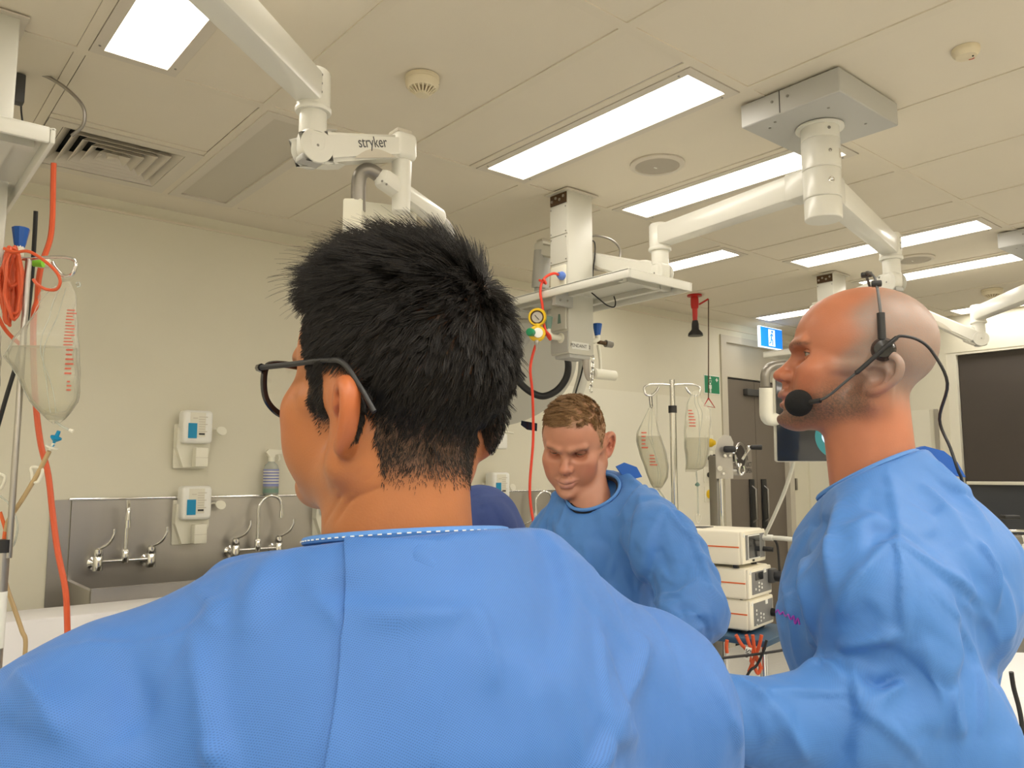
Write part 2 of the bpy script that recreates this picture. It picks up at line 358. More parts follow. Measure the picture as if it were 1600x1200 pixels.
def speaker(x, y, label):
    t = thing('ceiling_speaker', label, 'speaker', (x, y, CE), 'round ceiling speakers')
    MB().lathe([(.118, .004), (.118, -.003), (.112, -.007), (.096, -.008), (.094, -.004), (.094, .004)], (x, y, CE), (0, 0, 1), 48).build('speaker_rim', 'light_frame', t)
    MB().lathe([(.095, -.004), (0, -.009)], (x, y, CE), (0, 0, 1), 48).build('speaker_grille', 'speaker_grey', t)
    MB().box((x, y + .01, CE - .0095), (.018, .006, .002)).build('badge', 'print_white', t)
speaker(2.643, 2.174, 'round ceiling speaker between the two long ceiling lights'); speaker(5.075, 2.15, 'far round ceiling speaker behind the boom arm elbow')
# -- door, window
d1 = struct('door_1', MB().bx((DX0 + .07, WL + .035, .005), (6.405, WL + .08, 2.285)), 'door_laminate', smooth=0)
MB().bx((6.41, WL + .035, .005), (DX1 - .07, WL + .08, 2.285)).build('door_leaf', 'door_laminate', d1, 0)
MB().bx((DX0 + .07, WL + .02, 2.30), (DX1 - .07, WL + .07, 2.62)).build('over_panel', 'door_frame', d1, 0)
MB().gridframe([DX0 - .01, DX0 + .07, DX1 - .07, DX1 + .01], [0, .001, DZ - .05, DZ + .01], {(1, 0), (1, 1)}, mA, (0, WL + .06, 0), .075).build('door_frame', 'door_frame', d1, 0)
for x in (6.31, 6.50):
    MB().rbox((x, WL + .028, 1.18), (.075, .014, .44), .004).build('handle_plate', 'black', d1)
    MB().tube([(x, WL + .03, 1.02), (x, WL - .012, 1.05), (x, WL - .012, 1.31), (x, WL + .03, 1.34)], .010, 10, smooth=False).build('door_handle', 'dark_steel', d1)
MB().rbox((6.36, WL + .01, 2.18), (.26, .05, .06), .006).build('door_closer', 'dark_grey', d1)
MB().bx((5.98, WL + .0325, 1.40), (6.33, WL + .036, 1.665)).build('notice', 'notice_film', d1, 0)
text('lettering', 'SAFETY DOOR\nDO NOT OBSTRUCT\nDO NOT KEEP OPEN', .058, (6.155, WL + .032, 1.53), (1, 0, 0), (0, 0, 1), 'print_black', d1, sx=.62)
MB().rbox((6.98, WL - .01, 1.35), (.03, .018, .11), .003).build('hinge', 'dark_steel', d1)
w1 = struct('window_1', MB().gridframe([WY0, WY0 + .035, WY1 - .075, WY1], [WZ0, WZ0 + .05, WZ1 - .02, WZ1], {(1, 1)}, fr_far, (XF + .12, 0, 0), .115), 'wall_sheet', smooth=0)
MB().bx((XF + .09, WY0, WZ0), (XF + .10, WY1, WZ1)).build('window_pane', 'window_dark', w1, 0)
bl = MB().bx((XF + .045, WY0 + .04, 1.385), (XF + .05, WY1 - .08, WZ1 - .02)).build('roller_blind', 'blind_cloth', w1, 0)
MB().rbox((XF + .047, (WY0 + WY1) / 2 - .02, 1.372), (.02, WY1 - WY0 - .13, .028), .006).build('blind_bar', 'wall_sheet', w1)
# ------------------------------------------------------------------ ceiling pendants
def pendant(ox, label, detail=True, group='ceiling service pendants', so=0):
    x0, x1, y0, y1, zb = 2.545 + ox, 2.71 + ox, 2.632, 2.752, 2.0
    t = thing('service_pendant', label, 'pendant', ((x0 + x1) / 2, (y0 + y1) / 2, CE), group)
    MB().rbox(((x0 + x1) / 2, (y0 + y1) / 2, (zb + CE) / 2 - .001), (x1 - x0, y1 - y0, CE - zb), .006).build('column', 'enamel', t)
    MB().bx((x0 - .02, y0 - .02, CE - .006), (x1 + .02, y1 + .02, CE - .001)).build('ceiling_plate', 'light_frame', t, 0)
    b = MB().bx((x0 - .006, y0 + .006, CE - .062), (x0, y1 - .006, CE - .012)).build('slotted_bracket', 'bracket_brown', t, 0)
    for k in range(4):
        MB().cyl((x0 - .010, y0 + .022 + k * .026, CE - .03 - .012 * (k % 2)), (x0 - .005, y0 + .022 + k * .026, CE - .03 - .012 * (k % 2)), .007, seg=10).build('bolt', 'steel', b)
    zs = [CE - .068, 2.565, 2.43]
    for k in range(2):
        pl = MB().rbox((x0 - .002, (y0 + y1) / 2, (zs[k] + zs[k + 1]) / 2), (.005, y1 - y0 - .004, zs[k] - zs[k + 1] - .004), .0015, seg=1).build('cover_plate', 'enamel', t)
        for yy in (y0 + .010, y1 - .010):
            for zz in (zs[k] - .014, zs[k + 1] + .014): MB().cyl((x0 - .0065, yy, zz), (x0 - .004, yy, zz), .0035, seg=8).build('screw', 'dark_steel', pl)
    MB().rbox((x0 - .002, (y0 + y1) / 2, 2.055), (.005, y1 - y0 - .004, .095), .0015, seg=1).build('cover_plate', 'enamel_grey', t)
    # shelf tray round the column
    sx0, sx1, sy0, sy1, sz = 2.42 + ox + so, 2.835 + ox + so, 2.15, 3.10, 2.262
    MB().gridframe([sx0, x0 - .004, x1 + .004, sx1], [sy0, y0 - .004, y1 + .004, sy1], {(1, 1)}, Matrix.Identity(3), (0, 0, sz + .016), .004).build('shelf_tray', 'enamel', t, 0)
    lip = .040
    for a, c in (((sx0, sy0), (sx0 + .012, sy1)), ((sx1 - .012, sy0), (sx1, sy1)), ((sx0 + .012, sy0), (sx1 - .012, sy0 + .012)), ((sx0 + .012, sy1 - .012), (sx1 - .012, sy1))):
        MB().rbox(((a[0] + c[0]) / 2, (a[1] + c[1]) / 2, sz + .003), (c[0] - a[0], c[1] - a[1], lip), .004).build('shelf_lip', 'boom_white', t)
    for y in (sy0 + .11, sy1 - .11):
        MB().bx((sx0 + .07, y - .015, sz - .004), (sx1 - .03, y + .015, sz + .015)).build('shelf_rib', 'enamel', t, 0)
    for x in (sx0 + .11, sx1 - .09):
        MB().bx((x - .015, sy0 + .09, sz - .006), (x + .015, sy1 - .09, sz + .0155)).build('shelf_rail', 'enamel', t, 0)
    br = MB().bx((x0 - .11, y0 - .03, sz - .055), (x0, y0 - .008, sz + .014)).build('shelf_bracket', 'enamel_grey', t, 0)
    for k in (.03, .075): MB().sphere((x0 - .11 + k, y0 - .031, sz - .03), .006, seg=8).build('bolt', 'steel', br)
    MB().rbox(((x0 + x1) / 2, (y0 + y1) / 2, zb - .008), (x1 - x0 - .03, y1 - y0 - .02, .018), .004).build('base_cap', 'enamel_grey', t)
    if detail:
        for z, mm in ((2.366, 'white_plastic'), (2.165, 'enamel')):
            s = MB().rbox((x0 - .006, (y0 + y1) / 2, z), (.012, .10, .105), .004).build('socket_plate', mm, t)
            if z < 2.2:
                MB().prism([(-.011, -.022), (.011, -.022), (.006, .022), (-.006, .022)], frame((-1, 0, 0), (0, -1, 0)), (x0 - .012, y0 + .05, z), .001).build('marking', 'teal_knob', s, 0)
                MB().cyl((x0 - .0122, y0 + .083, z), (x0 - .0132, y0 + .083, z), .010, seg=14).build('marking', 'grille_grey', s)
    return t
def tee_outlet(t, base, d, knob, knobmat, ln=.085):
    b = Vector(base); d = Vector(d)
    o = MB().lathe([(.024, 0), (.024, .006), (.019, .010)], b, d, 20).build('outlet_flange', 'white_plastic', t)
    MB().tube([b, b + d * (ln - .025), b + d * ln + UP * .012, b + d * ln + UP * .04], .0135, 12, smooth=False).build('outlet_pipe', 'white_plastic', t)
    MB().lathe([(.013, .03), (.016, .042), (.0235, .088), (.021, .090), (.015, .086), (.012, .05)], b + d * ln, UP, 10).build('outlet_knob', knobmat, t, 25)
    return b + d * .1
pen2 = pendant(0, 'white service pendant with PENDANT 2 label, hanging from the ceiling behind the dark-haired man')
lb = MB().bx((2.562, 2.6285, 2.022), (2.672, 2.632, 2.056)).build('label_plate', 'print_white', pen2, 0)
text('lettering', 'PENDANT  2', .023, (2.617, 2.6283, 2.038), (1, 0, 0), (0, 0, 1), 'print_grey', lb)
tee_outlet(pen2, (2.545, 2.68, 2.075), (-1, 0, 0), 0, 'teal_knob')
tee_outlet(pen2, (2.71, 2.69, 2.085), (1, 0, 0), 0, 'blue_knob')
MB().cyl((2.80, 2.69, 2.085), (2.86, 2.685, 2.082), .010, seg=12).build('brass_fitting', 'bracket_brown', pen2)
MB().cyl((2.845, 2.686, 2.082), (2.89, 2.684, 2.080), .018, .016, 14, .002).build('hose_coupling', 'dark_steel', pen2)
MB().tube([(2.80, 2.69, 2.07), (2.812, 2.69, 2.0), (2.812, 2.69, 1.93)], .008, 10).build('rail_drop', 'white_plastic', pen2)
MB().cyl((2.76, 2.69, 1.928), (2.90, 2.67, 1.925), .026, .024, 18, .008).build('cable_reel', 'white_plastic', pen2)
MB().tube([(2.68, 2.66, 2.0), (2.685, 2.66, 1.95), (2.70, 2.665, 1.91), (2.715, 2.67, 1.895)], lambda u: .018 * (1 - .3 * u), 12).build('grey_hose_boot', 'cart_grey', pen2)
pen1 = pendant(-2.385, 'white service pendant cut off by the left frame edge, over the orange cable', so=-.095)
tee_outlet(pen1, (2.71 - 2.385, 2.69, 2.078), (1, 0, 0), 0, 'blue_knob', .045)
pen3 = pendant(2.435, 'far white service pendant behind the bald head, top bracket visible', False)
ch = thing('chain', 'short steel chain hanging from the bottom of the middle pendant', 'chain', (2.70, 2.63, 1.99))
for k in range(6):
    c = Vector((2.70 - .003 * k, 2.63, 1.985 - .028 * k)); fx = Vector((1, 0, 0)) if k % 2 else Vector((.3, .95, 0)).normalized()
    MB().tube([c + fx * .008 * math.cos(a) + UP * (.008 * math.sin(a) + (.010 if math.sin(a) > 0 else -.010)) for a in [j * math.pi / 5 + .01 for j in range(10)]], .0028, 6, 2, True).build('chain_link', 'chrome', ch)
# regulator on the teal outlet
g = thing('gas_regulator', 'yellow and white gas regulator with round gauge and green knob', 'regulator', (2.40, 2.68, 2.075))
MB().cyl((2.445, 2.68, 2.082), (2.405, 2.68, 2.075), .009, seg=12).build('inlet_fitting', 'bracket_brown', g)
MB().lathe([(.024, -.026), (.033, -.022), (.037, -.008), (.037, .006)], (2.385, 2.675, 2.075), (-.5, -.8, 0), 24).build('regulator_body', 'print_white', g)
MB().lathe([(.0375, .006), (.0375, .024), (.030, .031)], (2.385, 2.675, 2.075), (-.5, -.8, 0), 24).build('yellow_collar', 'yellow', g)
MB().lathe([(.022, .030), (.022, .042), (.018, .043)], (2.385, 2.675, 2.075), (-.5, -.8, 0), 20).build('white_ring', 'print_white', g)
MB().lathe([(.016, .038), (.019, .066), (.015, .075), (0, .077)], (2.385, 2.675, 2.075), (-.75, -.3, 0), 14).build('green_knob', 'green', g, 25)
MB().cyl((2.398, 2.65, 2.08), (2.400, 2.6445, 2.08), .009, seg=14).build('green_mark', 'green', g)
gx = Vector((2.372, 2.655, 2.148)); gd = Vector((-.72, -.62, -.12))
MB().lathe([(.022, -.02), (.040, -.016), (.042, 0), (.038, .012), (.031, .012), (.031, .006)], gx, gd, 28).build('gauge_case', 'yellow', g)
MB().lathe([(.0308, .0066), (.0305, .0070)], gx, gd, 28).build('gauge_bezel', 'bracket_brown', g)
MB().lathe([(.024, .0074), (0, .0076)], gx, gd, 28).build('gauge_dial', 'cart_grey', g)
fg = frame(gd, (0, 0, 1)); MB().beam(gx + gd.normalized() * .009 + fg @ Vector((-.012, -.009, 0)), gx + gd.normalized() * .009 + fg @ Vector((.010, .010, 0)), .003, .001, .0004, gd).build('needle', 'print_black', g, 0)
MB().cyl(gx - UP * .03, gx - UP * .05, .011, seg=12).build('gauge_stem', 'yellow', g)
MB().lathe([(.009, 0), (.013, -.012), (.009, -.022), (.005, -.03), (.004, -.048)], (2.372, 2.66, 2.048), UP, 12).build('hose_barb', 'steel', g)
# red cord plugged into the socket and hanging down
cd = thing('power_cord', 'thin orange-red cord with blue plug, draped over the middle pendant shelf', 'cord', (2.50, 2.68, 2.3))
MB().lathe([(.019, 0), (.021, .012), (.017, .02), (.012, .032)], (2.532, 2.655, 2.362), (-1, -.1, .05), 14).build('plug', 'blue_plug', cd)
MB().tube([(2.505, 2.653, 2.363), (2.475, 2.656, 2.366), (2.435, 2.665, 2.345), (2.412, 2.67, 2.31), (2.405, 2.67, 2.262), (2.412, 2.665, 2.21), (2.415, 2.66, 2.13), (2.43, 2.66, 2.085), (2.45, 2.655, 2.055), (2.44, 2.65, 2.075), (2.405, 2.655, 2.09), (2.395, 2.68, 2.05), (2.37, 2.70, 1.93), (2.40, 2.72, 1.80), (2.42, 2.74, 1.60), (2.40, 2.74, 1.35), (2.42, 2.70, 1.1)], .0062, 8).build('cable', 'red_cord', cd)
MB().tube([(2.425, 2.67, 2.335), (2.41, 2.65, 2.325), (2.425, 2.655, 2.312), (2.435, 2.675, 2.32), (2.415, 2.685, 2.33), (2.403, 2.665, 2.322)], .006, 8).build('knot', 'red_cord', cd)
def cable(name, label, cat, pts, r, m, n=8, group=None):
    o = MB().tube(pts, r, 8, n).build(name, m); return tag(o, label, cat, group)
cable('looped_cable', 'grey cable looping out of the side of the middle pendant above its shelf', 'cable', [(2.712, 2.66, 2.585), (2.76, 2.65, 2.598), (2.85, 2.64, 2.592), (2.91, 2.64, 2.555), (2.90, 2.645, 2.49), (2.83, 2.65, 2.44), (2.76, 2.655, 2.43), (2.716, 2.66, 2.435)], .0055, 'grey_tube')
cable('thin_cable', 'thin black cable running down the side of the middle pendant to the shelf', 'cable', [(2.712, 2.655, 2.565), (2.74, 2.65, 2.562), (2.742, 2.65, 2.50), (2.728, 2.65, 2.42), (2.722, 2.65, 2.30)], .0032, 'black')
cable('cable_tie', 'black cable tie dangling under the middle pendant shelf', 'cable tie', [(2.56, 2.50, 2.262), (2.585, 2.48, 2.235), (2.62, 2.46, 2.205), (2.655, 2.45, 2.20), (2.665, 2.45, 2.225), (2.655, 2.45, 2.25)], .003, 'black')
o = MB().rbox((2.716, 2.70, 2.40), (.014, .06, .11), .004).build('cable_box', 'white_plastic', pen2)
P1 = lambda px, py, dx: onx(px, py, dx)
b = thing('socket_block', 'dark socket block with grey looped cable on the leftmost pendant', 'socket', tuple(at(32, 140, 2.75)))
MB().rbox(at(30, 140, 2.70), (.03, .04, .10), .004).build('socket_body', 'dark_grey', b)
MB().tube([at(*q, 2.72) for q in ((36, 120), (50, 113), (78, 122), (108, 142), (130, 168), (130, 195), (112, 212))], .006, 8).build('cable', 'grey_tube', b)
MB().tube([at(*q, 2.73) for q in ((34, 148), (33, 170), (36, 196))], .003, 6).build('thin_lead', 'black', b)

# ------------------------------------------------------------------ booms
def knuckle(mb_t, name, a, b, r, m, ch=.006, seg=28): return MB().cyl(a, b, r, None, seg, ch).build(name, m, mb_t)
def boom(cx, label, arms, group='ceiling boom mounts'):
    cy = 1.42; t = thing('boom_mount', label, 'boom', (cx, cy, CE), group)
    bx = MB().rbox((cx, cy, CE - .045), (.415, .375, .085), .003, seg=1).build('mount_box', 'enamel_grey', t)
    for dx, dy in ((-.16, .08), (-.13, .12), (-.12, -.1), (.1, -.12)): MB().cyl((cx + dx, cy + dy, CE - .089), (cx + dx, cy + dy, CE - .085), .005, seg=8).build('screw', 'dark_steel', bx)
    MB().bx((cx - .2085, cy + .03, CE - .085), (cx - .2078, cy + .033, CE - .004)).build('seam', 'dark_grey', bx, 0)
    for dy in (.0, .06): MB().cyl((cx - .2105, cy + dy, CE - .035), (cx - .2070, cy + dy, CE - .035), .005, seg=8).build('screw', 'dark_steel', bx)
    MB().lathe([(.083, 0), (.083, .006), (.076, .010)], (cx, cy, CE - .098), (0, 0, 1), 40).build('flange', 'boom_white', t)
    z = CE - .09
    for k, (z1, r) in enumerate(((2.635, .066), (2.525, .067), (2.42, .0655), (2.345, .064))):
        c = MB().lathe([(r - .003, z1 + .001), (r, z1 + .004), (r, z - .003), (r - .002, z)], (cx, cy, 0), (0, 0, 1), 44).build('column_section', 'boom_white', t)
        if k in (0, 1, 2):
            d = Vector((-.55, -.83, 0)).normalized(); q = Vector((cx, cy, (z + z1) / 2)) + d * (r - .001)
            if k == 2: MB().lathe([(.011, 0), (.011, .003), (.007, .004), (.004, .002), (0, .002)], q, d, 18).build('key_lock', 'chrome', c)
            else: MB().lathe([(.006, 0), (.006, .002), (0, .003)], q, d, 12).build('bolt', 'dark_steel', c)
        if k == 1:
            MB().lathe([(.0678, -.028), (.0678, .0)], (cx, cy, 2.57), (0, 0, 1), 44)
            a0 = math.atan2(-.75, .05); vs = [(cx + .0675 * math.cos(a0 + s), cy + .0675 * math.sin(a0 + s), 2.56 + h) for s in (-.05, .2, .45, .7) for h in (0, .035)]
            MB().add(vs, [[0, 2, 3, 1], [2, 4, 5, 3], [4, 6, 7, 5]]).build('rating_plate', 'grille_grey', c)
        z = z1
    for (ex, ey, za, drop) in arms:
        e = Vector((ex, ey, za)); d = (Vector((ex, ey, 0)) - Vector((cx, cy, 0))).normalized(); a = Vector((cx, cy, za)) + d * .05
        MB().beam(a, e, .085, .098, .012, w2=.075, h2=.088).build('arm', 'boom_white', t)
        MB().beam(Vector((cx, cy, za)) + d * .04, Vector((cx, cy, za)) + d * .13, .092, .104, .012).build('arm_collar', 'boom_white', t)
        j = MB().lathe([(.040, -.055), (.046, -.05), (.046, .048), (.040, .056)], e, (0, 0, 1), 32).build('elbow', 'boom_white', t)
        for k in range(3): MB().cyl(e + Vector((.0, -.044, .03 - .025 * k)), e + Vector((.0, -.047, .03 - .025 * k)), .004, seg=8).build('screw', 'dark_steel', j)
        MB().lathe([(.048, -.066), (.050, -.062), (.050, -.054), (.047, -.050)], e, (0, 0, 1), 32).build('elbow_ring', 'boom_white', t)
    return t
def spring_arm(label, top, tip, tube_m='boom_white', lettering=None, up=.05):
    # knuckle under an elbow, then a tapering arm with a rounded head and end fork
    top = Vector(top); tip = Vector(tip); h = Vector((tip.x - top.x, tip.y - top.y, 0)).normalized(); s = h.cross(UP)
    t = thing('spring_arm', label, 'boom arm', tuple(top), 'spring arms under the boom elbows')
    k = top - UP * .115
    MB().lathe([(.036, 0), (.038, -.01), (.038, -.07)], top - UP * .005, (0, 0, 1), 28).build('swivel', 'boom_white', t)
    MB().rbox(k + UP * .012, (.078, .074, .085), .026, Matrix((h, -s, UP)).transposed(), 4).build('knuckle', 'boom_white', t)
    MB().rbox(k - UP * .034 - h * .004, (.07, .05, .018), .005, Matrix((h, -s, UP)).transposed()).build('knuckle_cover', 'enamel_grey', t)
    d = (tip - k); L = d.length; d.normalize(); n = s.cross(d) * -1; n = n if n.z > 0 else -n
    top_e, bot = [], []
    prof = [(0, .046), (.04, .05), (.09, .050), (.14, .042), (.25, .040), (.6, .036), (1, .033)]
    poly = [(u * L if i > 2 else u, r) for i, (u, r) in enumerate(prof)] ; poly = [(p if p <= L else L, r) for p, r in poly]
    pts = [(x, r) for x, r in poly] + [(x, -r * 1.05) for x, r in poly[::-1]]
    fr = Matrix((d, n, d.cross(n))).transposed()
    bm = bmesh.new(); mb = MB().prism(pts, fr, k - fr @ Vector((0, 0, .032)), .064); me = mb.mesh('arm')
    bm.from_mesh(me); bmesh.ops.bevel(bm, geom=[e for e in bm.edges if e.calc_face_angle(0) > .6], offset=.010, segments=3, affect='EDGES'); bm.to_mesh(me); bm.free()
    for p in me.polygons: p.use_smooth = True
    put('arm', me, 'boom_white', t)
    for sg in (1, -1): MB().lathe([(.049, 0), (.047, .004), (0, .005)], k + s * .031 * sg, s * sg, 32).build('pivot_cap', 'boom_white', t)
    for sg in (1, -1): MB().cyl(k + s * .036 * sg, k + s * .0375 * sg, .004, seg=8).build('screw', 'dark_steel', t)
    MB().rbox(tip, (.075, .07, .085), .018, Matrix((h, -s, UP)).transposed(), 3).build('end_fork', 'boom_white', t)
    MB().rbox(tip + UP * .045 - h * .006, (.05, .055, .012), .003, Matrix((h, -s, UP)).transposed()).build('fork_cap', 'grille_grey', t)
    # curved pale inlay along the lower edge, on the side that faces the room
    for sg in (1, -1):
        arc = [(L * .36 + L * .48 * u, -.036 + .026 * math.sin(math.pi * u)) for u in [i / 10 for i in range(11)]]
        MB().prism(arc, fr, k + fr @ Vector((0, 0, .0315 * sg if sg > 0 else -.0325)), .001).build('inlay', 'grille_grey', t, 0)
    return t, k, d, n, fr, L, tip
boom(2.637, 'white boom with square ceiling box and round column, over the men, two arms', [(2.735, 2.245, 2.495, 0), (3.60, 1.625, 2.475, 0)])
fe = onz(1528, 490, 2.495)
boom(5.075, 'far white boom with square ceiling box at the right frame edge', [(fe.x, fe.y, 2.495, 0)])
boom(.2, 'boom whose long white arm crosses the top left, its box out of view', [(.954, 2.003, 2.515, 0)])
sa, k, d, n, fr, L, tip = spring_arm('white spring arm with maker lettering below the nearest boom elbow', (.954, 2.003, 2.46), tuple(at(628, 232, 2.42)))
sgn = 1 if (fr @ Vector((0, 0, 1))).dot(CPOS - k) > 0 else -1
zz = fr @ Vector((0, 0, sgn)); text('lettering', 'stryker', .046, k + d * L * .60 + n * .008 + zz * .0325, d if (UP.cross(zz)).dot(d) > 0 else -d, n, 'print_grey', sa, sx=.72)
MB().cyl(tip - UP * .04, tip - UP * .20, .030, .027, 24, .003).build('drop_tube', 'boom_white', sa)
spring_arm('white spring arm reaching left behind the middle pendant', (2.735, 2.245, 2.44), tuple(at(848, 390, 4.3)))
spring_arm('white spring arm just above the bald head, its tip hidden', (3.60, 1.625, 2.42), (3.72, 2.05, 2.25))
spring_arm('far white spring arm reaching towards the bald head', (fe.x, fe.y, 2.44), tuple(at(1425, 484, (fe - CPOS).dot(FWD) + .1)))
# ------------------------------------------------------------------ monitor yoke under the near spring arm
def pix_tube(pts, D, r, m, name, parent, seg=12, n=8, flat=1): return MB().tube([at(x, y, dd if dd else D) for x, y, dd in pts], r, seg, n, flat=flat).build(name, m, parent)
t = thing('monitor_yoke', 'white and grey tube yoke with flat monitor, partly behind the dark hair', 'monitor', tuple(at(640, 300, 2.5)))
MB().beam(at(592, 275, 2.34), at(690, 345, 2.58), .056, .056, .02).build('yoke_bar', 'boom_white', t)
pix_tube([(560, 330, 2.34), (560, 292, 2.34), (564, 272, 2.34), (578, 266, 2.345), (598, 279, 2.37)], 0, .021, 'grey_tube', 'handle_tube', t)
pix_tube([(682, 340, 2.56), (698, 354, 2.58), (703, 375, 2.58), (703, 420, 2.58)], 0, .017, 'enamel_grey', 'yoke_tube', t)
MB().rbox(at(553, 350, 2.34), (.056, .056, .138), .006, Matrix((RIGHT, FWDH, UP)).transposed()).build('handle_grip', 'white_plastic', t)
c = at(590, 368, 2.22); mr = Matrix((RIGHT * .93 + FWDH * .36, FWDH * .93 - RIGHT * .36, UP)).transposed()
MB().rbox(at(606, 380, 2.46), (.175, .03, .24), .008, mr).build('monitor_back', 'white_plastic', t)
for q in ((597, 283), (604, 288)): MB().sphere(at(q[0], q[1], 2.332), .0035, seg=8).build('screw', 'dark_steel', t)
# ------------------------------------------------------------------ surgical light head behind the dark-haired man
t = thing('surgical_light', 'grey dome surgical light with black ring handle, behind the dark hair', 'surgical light', tuple(at(800, 600, 3.2)))
pix_tube([(848, 392, 4.3), (846, 420, 4.3), (844, 450, 4.3)], 0, .046, 'enamel_grey', 'yoke_stem', t, 18)
pix_tube([(844, 445, 4.3), (840, 480, 4.28), (826, 520, 4.2), (805, 545, 4.1)], 0, .030, 'enamel_grey', 'yoke_arm', t)
ax = (CPOS - at(790, 600, 3.2)).normalized() * .55 + RIGHT * .25 - UP * .62
MB().lathe([(0, .12), (.165, .11), (.31, .072), (.38, .02), (.39, -.012), (.38, -.028), (.33, -.035), (0, -.035)], at(795, 585, 4.4), -ax, 56).build('light_dome', 'enamel', t)
me_ = [c for c in t.children if c.name.startswith('light_dome')][0].data; db = BVHTree.FromPolygons([v.co for v in me_.vertices], [list(p.vertices) for p in me_.polygons])
def dh(x, y): h = db.ray_cast(CPOS, dray(x, y).normalized()); return (h[0], h[1] if h[1].dot(FWD) < 0 else -h[1]) if h[0] is not None else (at(x, y, 4.3), -FWD)
pts = [at(850 + 40 * math.cos(a) * 1.0, 578 + 40 * math.sin(a), 2.85) for a in [R(v) for v in range(-60, 200, 20)]]
MB().tube([at(*q, 4.06) for q in ((868, 545), (884, 556), (888, 572), (884, 592), (870, 610), (850, 619), (832, 614), (814, 600), (800, 580))], .0178, 12).build('ring_handle', 'black', t)
MB().prism([(-.045, .010), (.04, .024), (.052, -.016), (.0, -.026), (-.04, -.013)], frame(dh(825, 662)[1], RIGHT - UP * .35), dh(826, 664)[0] + dh(826, 664)[1] * .004, .016).build('grip_tab', 'black_gloss', t)
text('lettering', 'stryker', .09, dh(757, 640)[0] + dh(757, 640)[1] * .003, (RIGHT - UP * .35) - dh(757, 640)[1] * (RIGHT - UP * .35).dot(dh(757, 640)[1]), dh(757, 640)[1].cross((RIGHT - UP * .35).normalized()), 'print_black', t, sx=.9)
MB().tube([at(*q, 3.95) for q in ((914, 556), (908, 585), (900, 612), (894, 640))], .004, 8).build('lead', 'black', t)
MB().tube([at(*q, 4.25) for q in ((900, 625), (906, 605), (911, 585), (913, 562))], .030, 14).build('light_edge', 'enamel', t)

# ------------------------------------------------------------------ far display held by the boom, beside the bald face
t = thing('display_monitor', 'black flat display with teal picture, beside the bald face', 'monitor', tuple(at(1250, 660, 2.7)))
mr = frame(CPOS - at(1250, 660, 2.7) + RIGHT * .6, RIGHT); mx = mr.col[0].copy(); my = UP - mr.col[2] * UP.dot(mr.col[2]); my.normalize(); mz = mr.col[2].copy(); mx = my.cross(mz)
mr = Matrix((mx, my, mz)).transposed(); c = at(1213, 722, 2.7); W_, H_ = .37, .285
MB().rbox(c + mx * W_ / 2 + my * H_ / 2 - mz * .02, (W_, H_, .04), .006, mr).build('display_case', 'white_plastic', t)
MB().rbox(c + mx * W_ / 2 + my * H_ / 2 + mz * .003, (W_ - .006, H_ - .006, .01), .003, mr).build('screen', 'screen_dark', t)
MB().lathe([(.075, 0), (.075, .001), (0, .001)], c + mx * .20 + my * .085 + mz * .008, mz, 40).build('picture', 'screen_teal', t)
MB().tube([c + mx * .20 + my * .085 + mz * .0095 + mx * (.05 * math.cos(a) - .0) + my * (.035 * math.sin(a)) for a in [R(v) for v in range(60, 300, 30)]], .004, 6, flat=.3).build('picture_mark', 'screen_lit', t)
pix_tube([(1196, 604, 2.68), (1196, 585, 2.68), (1203, 574, 2.69), (1220, 570, 2.72), (1250, 570, 2.78)], 0, .016, 'grey_tube', 'handle_tube', t)
pix_tube([(1197, 606, 2.68), (1197, 630, 2.68), (1198, 650, 2.68), (1204, 655, 2.69), (1216, 655, 2.72)], 0, .022, 'white_plastic', 'handle_grip', t)
pix_tube([(1215, 592, 2.78), (1228, 586, 2.80), (1250, 588, 2.84)], 0, .006, 'enamel_grey', 'stay', t)
pix_tube([(1242, 700, 2.72), (1238, 730, 2.75), (1225, 770, 2.85), (1210, 805, 2.95), (1196, 835, 3.05)], 0, .0065, 'white_plastic', 'cable', t)
# ------------------------------------------------------------------ exit sign, shower, door furniture
t = thing('exit_sign', 'blue hanging exit sign with white running figure, over the dark doors', 'sign', (6.16, 3.95, 2.62))
a = ony(1187, 508, 3.95); b = ony(1222, 513, 3.95); cz = ony(1187, 541, 3.95); w_, h_ = b.x - a.x, a.z - cz.z; ex = (a.x + b.x) / 2; ez = (a.z + cz.z) / 2
MB().rbox((ex, 3.965, ez), (w_, .025, h_), .004).build('sign_box', 'sign_white', t)
MB().bx((ex - w_ / 2 + .012, 3.9505, ez - h_ / 2 + .008), (ex + w_ / 2 - .004, 3.952, ez + h_ / 2 - .008)).build('sign_face', 'sign_blue', t, 0)
MB().bx((ex - .045, 3.949, ez - h_ / 2 + .02), (ex + .055, 3.9504, ez + h_ / 2 - .02)).build('doorway_mark', 'sign_white', t, 0)
f = MB(); O = Vector((ex, 3.9484, ez)); q = lambda x, z: O + Vector((x, 0, z)) * h_
for pa, pb, w in (((.03, .20), (-.03, -.04), .085), ((-.02, -.04), (.10, -.16), .07), ((.10, -.16), (.07, -.36), .06), ((-.03, -.04), (-.06, -.22), .07), ((-.06, -.22), (-.22, -.28), .06), ((.03, .18), (.15, .06), .05), ((.03, .18), (-.12, .10), .05), ((-.12, .10), (-.16, -.02), .045)):
    f.beam(q(*pa), q(*pb), .0012, w * h_, .0003, (0, 1, 0)) if False else f.beam(q(*pa), q(*pb), w * h_, .0012, .0003, (0, 1, 0))
f.cyl(q(.06, .29) + Vector((0, .0006, 0)), q(.06, .29) - Vector((0, .0006, 0)), .07 * h_, seg=14)
o = f.build('running_figure', 'sign_blue', t, 0)
for dx in (-.08, .08): MB().cyl((ex + dx, 3.965, ez + h_ / 2), (ex + dx, 3.965, CE), .003, seg=6).build('hanger', 'ceiling_rail', t)
